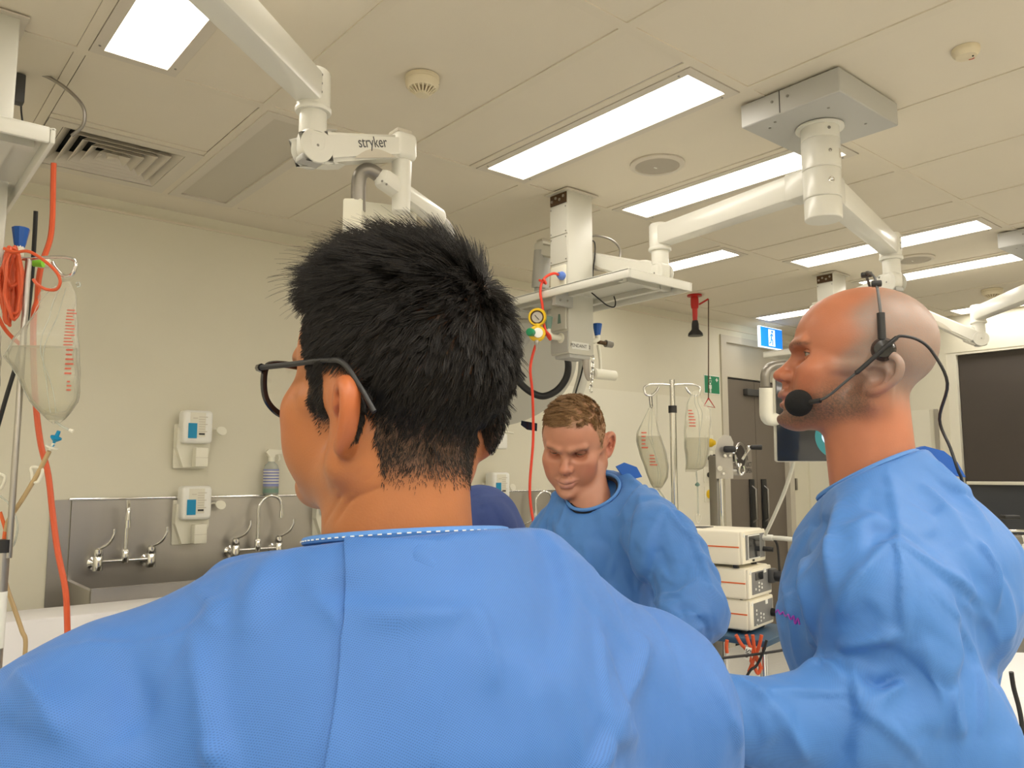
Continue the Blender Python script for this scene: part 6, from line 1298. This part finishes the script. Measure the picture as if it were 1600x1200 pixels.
bv_ = mtx(V, ha).astype(np.float32); ta = lambda p: TA @ Vector(p); fn_ = BVHTree.FromPolygons([tuple(v) for v in bv_], Fq.tolist()); nn_ = vnormals(bv_, Fq)
for pts in ([(508, 815), (530, 778), (585, 742)], [(524, 815), (548, 783), (605, 757)], [(500, 800), (522, 765), (566, 735)]):
    q = [h[0] for h in (fn_.ray_cast(CPOS, dray(*p_).normalized()) for p_ in pts) if h[0] is not None]
    if len(q) > 1: bv_ = fold(bv_, nn_, spline(q, 5), .0026, -.0022, 'ridge').astype(np.float32)
body_parts(man_a, arms([(bv_, Fq, col)], bv_, [((Vh, Fh, flat_col(Vh, PA['skin'])), [ta((0, .03, -.12)), ta(SL), ta(EA), ta((EA + HA) / 2), ta(HA)], [.045, .034, .028]), ((Vh2, Fh2, flat_col(Vh2, PA['skin'])), [ta((0, -.03, -.12)), ta(SR), ta(EB), ta((EB + HB_) / 2), ta(HB_)], [.045, .034, .028])]))
eyes(man_a, ha, 'iris', (1, 0, 0)); lower_body(man_a, TA)
HEADV, HEADF = V, Fq
# hair: thousands of single strands as one hair curves object
def hair(parent, V, Fq, mw, n, cover, length, direction, m, seed, rad=.00045, seg=7, clump=0):
    rg = np.random.RandomState(seed); N = vnormals(V, Fq); c = V[Fq].mean(1); fn = N[Fq].mean(1); fn /= np.linalg.norm(fn, axis=1)[:, None] + 1e-9
    ar = np.linalg.norm(np.cross(V[Fq[:, 2]] - V[Fq[:, 0]], V[Fq[:, 3]] - V[Fq[:, 1]]), axis=1) * .5; w = cover(c) * ar; w = np.where((np.abs(c[:, 1]) > .0775) & (c[:, 2] < .042), 0, w); w /= w.sum()
    pick = rg.choice(len(Fq), n, p=w); u = rg.rand(n, 2, 1); q = V[Fq[pick]]; P = (q[:, 0] * (1 - u[:, 0]) + q[:, 1] * u[:, 0]) * (1 - u[:, 1]) + (q[:, 3] * (1 - u[:, 0]) + q[:, 2] * u[:, 0]) * u[:, 1]; Nn = fn[pick]
    L_ = length(P, rg) ; D0, D1 = direction(P, Nn, rg)
    for D in (D0, D1): q = np.einsum('ij,ij->i', D, Nn); D += Nn * np.maximum(.16 - q, 0)[:, None]
    if clump:
        ci = rg.choice(n, clump, replace=False); cc = P[ci]; near = np.zeros(n, int)
        for a in range(0, n, 2000): near[a:a + 2000] = ((P[a:a + 2000, None] - cc[None]) ** 2).sum(2).argmin(1)
        jit = rg.normal(size=(clump, 3)) * .22; D1 = D1 + jit[near]; D0 = D0 + jit[near] * .4
    pts = np.zeros((n, seg, 3), np.float32); X = P - Nn * .001
    for k in range(seg):
        pts[:, k] = X; t = k / (seg - 1); d = D0 * (1 - t) + D1 * t; d /= np.linalg.norm(d, axis=1)[:, None]; X = X + d * (L_ / (seg - 1))[:, None]
    if clump:
        ctr = pts[ci][near]; f = (np.linspace(0, 1, seg) ** 1.2)[None, :, None] * .55; off = (ctr - ctr[:, :1] + pts[:, :1] * .55 + ctr[:, :1] * .45); pts = pts * (1 - f) + off * f
    W = mtx(pts.reshape(-1, 3), mw).astype(np.float32); cu = bpy.data.hair_curves.new('hair'); cu.add_curves([seg] * n); cu.attributes['position'].data.foreach_set('vector', W.ravel())
    ra = cu.attributes.get('radius') or cu.attributes.new('radius', 'FLOAT', 'POINT'); ra.data.foreach_set('value', np.tile(np.linspace(1, .25, seg).astype(np.float32) * rad, n))
    o = link(bpy.data.objects.new('hair', cu)); cu.materials.append(M[m]); o.parent = parent; o.matrix_parent_inverse = Matrix.Translation(-parent.location); return o
def hair_mat(name, col, col2, rough=.35):
    m = mat(name, col, rough, spec=.32); nt = m.node_tree; b = nt.nodes['Principled BSDF']; h = nt.nodes.new('ShaderNodeHairInfo'); mx = nt.nodes.new('ShaderNodeMix'); mx.data_type = 'RGBA'
    mx.inputs[6].default_value = (*col, 1); mx.inputs[7].default_value = (*col2, 1); nt.links.new(h.outputs['Random'], mx.inputs[0]); nt.links.new(mx.outputs[2], b.inputs['Base Color'])
hair_mat('hair_black', (.004, .0035, .003), (.018, .014, .011), .42); hair_mat('hair_brown', (.16, .085, .035), (.34, .20, .09), .45); hair_mat('hair_fade', (.012, .009, .007), (.05, .032, .02), .5)
sm = lambda x, a, b: np.clip((x - a) / (b - a), 0, 1) ** 2 * (3 - 2 * np.clip((x - a) / (b - a), 0, 1))
WH = np.array((-.060, -.016, .103), np.float32)
def lenA(P, rg): x, y, z = P.T; top = sm(z, .085, .122); return (.006 + .011 * sm(z, -.03, .03) * sm(-x, -.06, .0) + .004 * sm(z, .03, .08) + .026 * top + .010 * sm(x, .02, .09) * top) * rg.uniform(.6, 1.15, len(P))
def dirA(P, Nn, rg):
    rad = P - WH; fl = rad - Nn * np.einsum('ij,ij->i', rad, Nn)[:, None]; fl /= np.linalg.norm(fl, axis=1)[:, None] + 1e-6; x, y, z = P.T
    top = sm(z, .085, .125)[:, None]; tan = np.cross(Nn, fl); lift = (.30 + .55 * top * sm(x, -.03, .05)[:, None] + .15 * top)
    j = rg.normal(size=P.shape) * .10; D0 = fl * .75 + tan * .25 + Nn * (lift + .15) + j; D1 = fl * 1.0 + Nn * (lift * .62 - .18) + np.array((0, 0, -.22)) * (1 - top) + j; return D0, D1
hair(man_a, V, Fq, ha, 46000, coverA, lenA, dirA, 'hair_black', 4, .00034, 7, 2600)
hair(man_a, V, Fq, ha, 700, lambda P: (sm(P[:, 2], .10, .125) * (P[:, 0] < .10)).astype(np.float64), lambda P, rg: rg.uniform(.035, .062, len(P)), dirA, 'hair_black', 14, .00022, 8)
hair(man_a, V, Fq, ha, 20000, lambda P: (sm(P[:, 2], hairline(P) - .014, hairline(P) + .01) * (P[:, 2] < hairline(P) + .05) * (P[:, 0] < .07)).astype(np.float64), lambda P, rg: rg.uniform(.002, .006, len(P)), dirA, 'hair_fade', 6, .00028, 4)
t = thing('glasses', 'black plastic framed glasses worn by the dark-haired man', 'glasses', tuple(ha @ Vector((.12, 0, .03))))
w3 = lambda x, y, z: ha @ Vector((x, y, z))
for sg in (1, -1):
    rim = [w3(.128 - .10 * max(0, abs(yy) - .02) * .8, sg * yy, zz) for yy, zz in ((.012, .045), (.035, .050), (.060, .048), (.066, .038), (.063, .018), (.048, .006), (.028, .006), (.014, .018))]
    MB().tube(rim, .0031, 8, 6, True, flat=.8).build('rim', 'black_gloss', t)
    c = sum((Vector(r) for r in rim), Vector()) / 8; sp = spline(rim, 6, True)
    MB().add([c] + sp, [[0, 1 + i, 1 + (i + 1) % len(sp)] for i in range(len(sp))]).build('lens', 'lens', t)
    MB().tube([w3(.122, sg * .068, .044), w3(.120, sg * .074, .0435), w3(.112, sg * .0765, .043)], .0035, 8).build('hinge', 'black_gloss', t)
    MB().tube([w3(.114, sg * .0765, .043), w3(.07, sg * .0765, .042), w3(.02, sg * .080, .0405), w3(-.004, sg * .082, .036)] + ([w3(-.022, sg * .081, .018), w3(-.036, sg * .078, -.002)] if sg > 0 else [w3(-.014, sg * .080, .022)]), .0023, 10, 6, flat=.8).build('temple', 'black', t)
MB().tube([w3(.127, .013, .036), w3(.133, 0, .039), w3(.127, -.013, .036)], .0022, 8).build('bridge', 'black_gloss', t)
# ================================================================== man at the back looking down
PC = dict(skin=(.46, .20, .12), brow=(.17, .095, .055), browa=.9, lip=(.50, .22, .18), beard=.12, beardc=(.35, .22, .15), cw=.0765, fw=.063, jw=.055, lid=(.02, .20), ear=.5, eart=.2)
hc = pose(at(902, 697, 2.04), R(211), R(30), R(-4))
man_c = person('man with short light-brown hair in a blue gown, looking down', at(899, 700, 1.9))
TC = pose(at(932, 768, 1.97), R(195)); PC['neck2'] = tuple(hc.inverted() @ (TC @ Vector((.0, 0, -.10)))); PC['neck'] = (.020, 0, -.045)
V, Fq, col = build_head(PC, hc, man_c, .002)
g = Gown(TC, (-.30, -.36, -.66), (.50, .40, .12), .0055); s = g.s
s.ell((-.02, 0, -.19), (.125, .17, .20), .04); s.ell((.01, 0, -.5), (.15, .19, .30), .05); s.cone((0, 0, -.45), (0, 0, -.98), .18, .22, .05, sc=(1.1, .9, 1))
SL = g.px(1034, 842, 1.80); SR = g.px(872, 842, 2.06)
for q in (SL, SR): s.cone((-.02, .03 * (1 if q is SL else -1), .0), q, .066, .074, .04)
E1 = g.px(1090, 955, 1.66); W1 = g.px(1010, 1045, 1.50); E2 = g.px(848, 985, 2.0); W2 = g.px(850, 1045, 1.75)
s.cone(SL, E1, .074, .072, .04); s.cone(E1, W1, .068, .050, .03); s.cone(SR, E2, .075, .068, .04); s.cone(E2, W2, .065, .045, .03)
g.collar((.016, 0, .0), (.60, .0, .80), .070, .066, .03)
FC = [([(1000, 770), (985, 850), (1000, 930)], .016, .010, 'lap'), ([(1035, 790), (1068, 832), (1100, 850)], .014, .010, 'ridge'), ([(1075, 835), (1095, 880), (1110, 930)], .010, .010, 'lap'), ([(1060, 800), (1085, 835), (1140, 930)], .012, .008, 'ridge'),
 ([(1000, 945), (1050, 935), (1095, 905)], .012, .010, 'ridge'), ([(1040, 975), (1090, 960), (1140, 960)], .012, .010, 'ridge'), ([(1015, 860), (1040, 900), (1060, 915)], .012, .007, 'ridge'), ([(1060, 1000), (1100, 985), (1135, 990)], .010, .008, 'lap'),
 ([(860, 800), (858, 850), (856, 880)], .012, .008, 'ridge'), ([(885, 790), (872, 840), (866, 890)], .010, .006, 'ridge'), ([(905, 800), (915, 860), (910, 900)], .02, .005, 'soft'), ([(950, 790), (960, 850), (955, 900)], .016, .006, 'ridge'),
 ([(985, 750), (1020, 765), (1055, 775)], .012, .006, 'ridge'), ([(1000, 735), (1040, 748), (1075, 800)], .010, .005, 'lap'), ([(1010, 890), (1030, 945), (1060, 970)], .010, .009, 'lap')]
g.finish(man_c, 'gown_fine', .0042, 12, [(a, b * .6, c * 1.5, d) for a, b, c, d in FC], 8, (.085, .13))
skirt(man_c, TC, [('ell', ((.01, 0, -.5), (.15, .19, .30), .05), {}), ('cone', ((0, 0, -.45), (0, 0, -.98), .18, .22, .05), dict(sc=(1.1, .9, 1)))], -.60, -1.0, 'gown_fine')
MB().tube(g.ring(1.0, .0), .0042, 8, 2, True).build('neck_binding', 'gown_trim', man_c); MB().tube(g.ring(.94, -.008), .008, 8, 2, True, flat=.6).build('scrub_collar', 'scrub_dark', man_c)
def lineC(P): x, y, z = P.T; return np.where(x > .064, .104 - np.abs(y) * .1, np.where(x > .03, .014 + np.clip(x - .045, 0, 1) * 3, np.where(x > -.018, .042, -.035)))
def coverC(P): x, y, z = P.T; l = lineC(P); return (sm(z, l - .003, l + .008) * (x < .102 - 0 * y)).astype(np.float64)
rt = .75 * coverC(V).astype(np.float32) * noear(V); col = col * (1 - rt[:, None]) + np.array((.24, .135, .065), np.float32) * rt[:, None]
Vh, Fh = hand(tuple(TC @ Vector(W1)), TC @ Vector(W1) - TC @ Vector(E1), -UP, -1, .5); Vh2, Fh2 = hand(tuple(TC @ Vector(W2)), TC @ Vector(W2) - TC @ Vector(E2), -UP, 1, .5)
bv_ = mtx(V, hc).astype(np.float32); tc_ = lambda p: TC @ Vector(p)
body_parts(man_c, arms([(bv_, Fq, col)], bv_, [((Vh, Fh, flat_col(Vh, PC['skin'])), [tc_((0, .03, -.12)), tc_(SL), tc_(E1), tc_((E1 + W1) / 2), tc_(W1)], [.045, .034, .028]), ((Vh2, Fh2, flat_col(Vh2, PC['skin'])), [tc_((0, -.03, -.12)), tc_(SR), tc_(E2), tc_((E2 + W2) / 2), tc_(W2)], [.045, .034, .028])]))
eyes(man_c, hc, 'iris_blue', (1, 0, -.55)); lashes(man_c, hc, .02); lower_body(man_c, TC)
def lenC(P, rg): x, y, z = P.T; return (.005 + .015 * sm(z, .07, .12) * (1 - .3 * sm(x, .06, .1))) * rg.uniform(.6, 1.1, len(P))
def dirC(P, Nn, rg):
    rad = P - np.array((-.078, .0, .088), np.float32); fl = rad - Nn * np.einsum('ij,ij->i', rad, Nn)[:, None]; fl /= np.linalg.norm(fl, axis=1)[:, None] + 1e-6; side = np.array((-.15, -.75, .1)) * sm(P[:, 2], .085, .12)[:, None]; fl = fl * (1 - .55 * sm(P[:, 0], .02, .08)[:, None])
    j = rg.normal(size=P.shape) * .08; return fl * .8 + Nn * .38 + side + j, fl + Nn * .02 + side + j
hair(man_c, V, Fq, hc, 22000, coverC, lenC, dirC, 'hair_brown', 9, .00055, 6, 500)
MB().prism([((x - 1000) * 2.0 / F, (735 - y) * 2.0 / F) for x, y in ((972, 726), (985, 720), (1004, 727), (1012, 742), (1000, 745), (980, 738))], Matrix((RIGHT, UP, -FWDH)).transposed(), at(990, 738, 1.985), .012).build('neck_tie', 'blue_tie', man_c)
# ================================================================== person bent forward in navy scrubs, mostly hidden
man_d = person('person in navy scrubs bent forward, mostly hidden behind the neck', at(780, 800, 2.45))
TD = pose(at(762, 852, 2.45), R(140)); s = SDF((-.40, -.34, -.9), (.55, .34, .35), .009)
s.cone((-.10, 0, -.28), (.03, 0, .05), .165, .135, .05, sc=(1, .85, 1)); s.cone((.0, .13, .07), (.06, -.13, .05), .075, .075, .06)
s.cone((.04, -.15, .05), (.12, -.22, -.14), .068, .062, .04); s.cone((.04, .15, .05), (.16, .20, -.16), .068, .062, .04); s.cone((-.12, 0, -.3), (-.10, 0, -.55), .165, .17, .05, sc=(1, .85, 1))
V, Fq = s.net(); V = relax(V.astype(np.float32), Fq, 2, .5); V = crumple(V, vnormals(V, Fq), .003, 21, 9); W = mtx(V, TD).astype(np.float32); N = vnormals(W, Fq); bv = BVHTree.FromPolygons([tuple(v) for v in W], Fq.tolist())
for pts in ([(748, 770), (756, 800), (770, 830)], [(770, 790), (785, 820), (810, 835)], [(745, 800), (760, 835)], [(790, 805), (822, 822)]):
    q = [h[0] for h in (bv.ray_cast(CPOS, dray(*p).normalized()) for p in pts) if h[0] is not None]
    if len(q) > 1: W = fold(W, N, spline(q, 4), .010, .008, 'lap')
put('scrub_top', np_mesh('scrub_top', W, Fq), 'scrub_navy', man_d)
hd = TD @ pose((.30, 0, .06), 0, R(62)); PD_ = dict(skin=(.46, .20, .12)); Vd, Fd, Cd = build_head(PD_, hd, man_d, .003)
bd_ = mtx(Vd, hd).astype(np.float32); rt_ = []
for y in (-1, 1):
    v, f = hand(tuple(TD @ Vector((.37, y * .115, -.16))), TD.to_3x3() @ Vector((1, -y * .4, -.1)), -UP, -y, .5)
    rt_.append(((v, f, flat_col(v, PD_['skin'])), [hd @ Vector((0, y * .03, -.22)), TD @ Vector((.04, y * .15, .05)), TD @ Vector((.14, y * .21, -.15)), TD @ Vector((.27, y * .16, -.16)), TD @ Vector((.37, y * .115, -.16))], [.045, .044, .036]))
body_parts(man_d, arms([(bd_, Fd, Cd)], bd_, rt_)); lower_body(man_d, TD @ Matrix.Translation((-.10, 0, 0)), zt=-.55)
cp = SDF((-.12, -.11, -.02), (.14, .11, .17), .004); cp.ell((.014, 0, .066), (.105, .086, .086), .01); cp.plane_cut((0.25, 0, -.97), -.045); v, f = cp.net(); put('scrub_cap', np_mesh('scrub_cap', mtx(v, hd), f), 'scrub_navy', man_d)
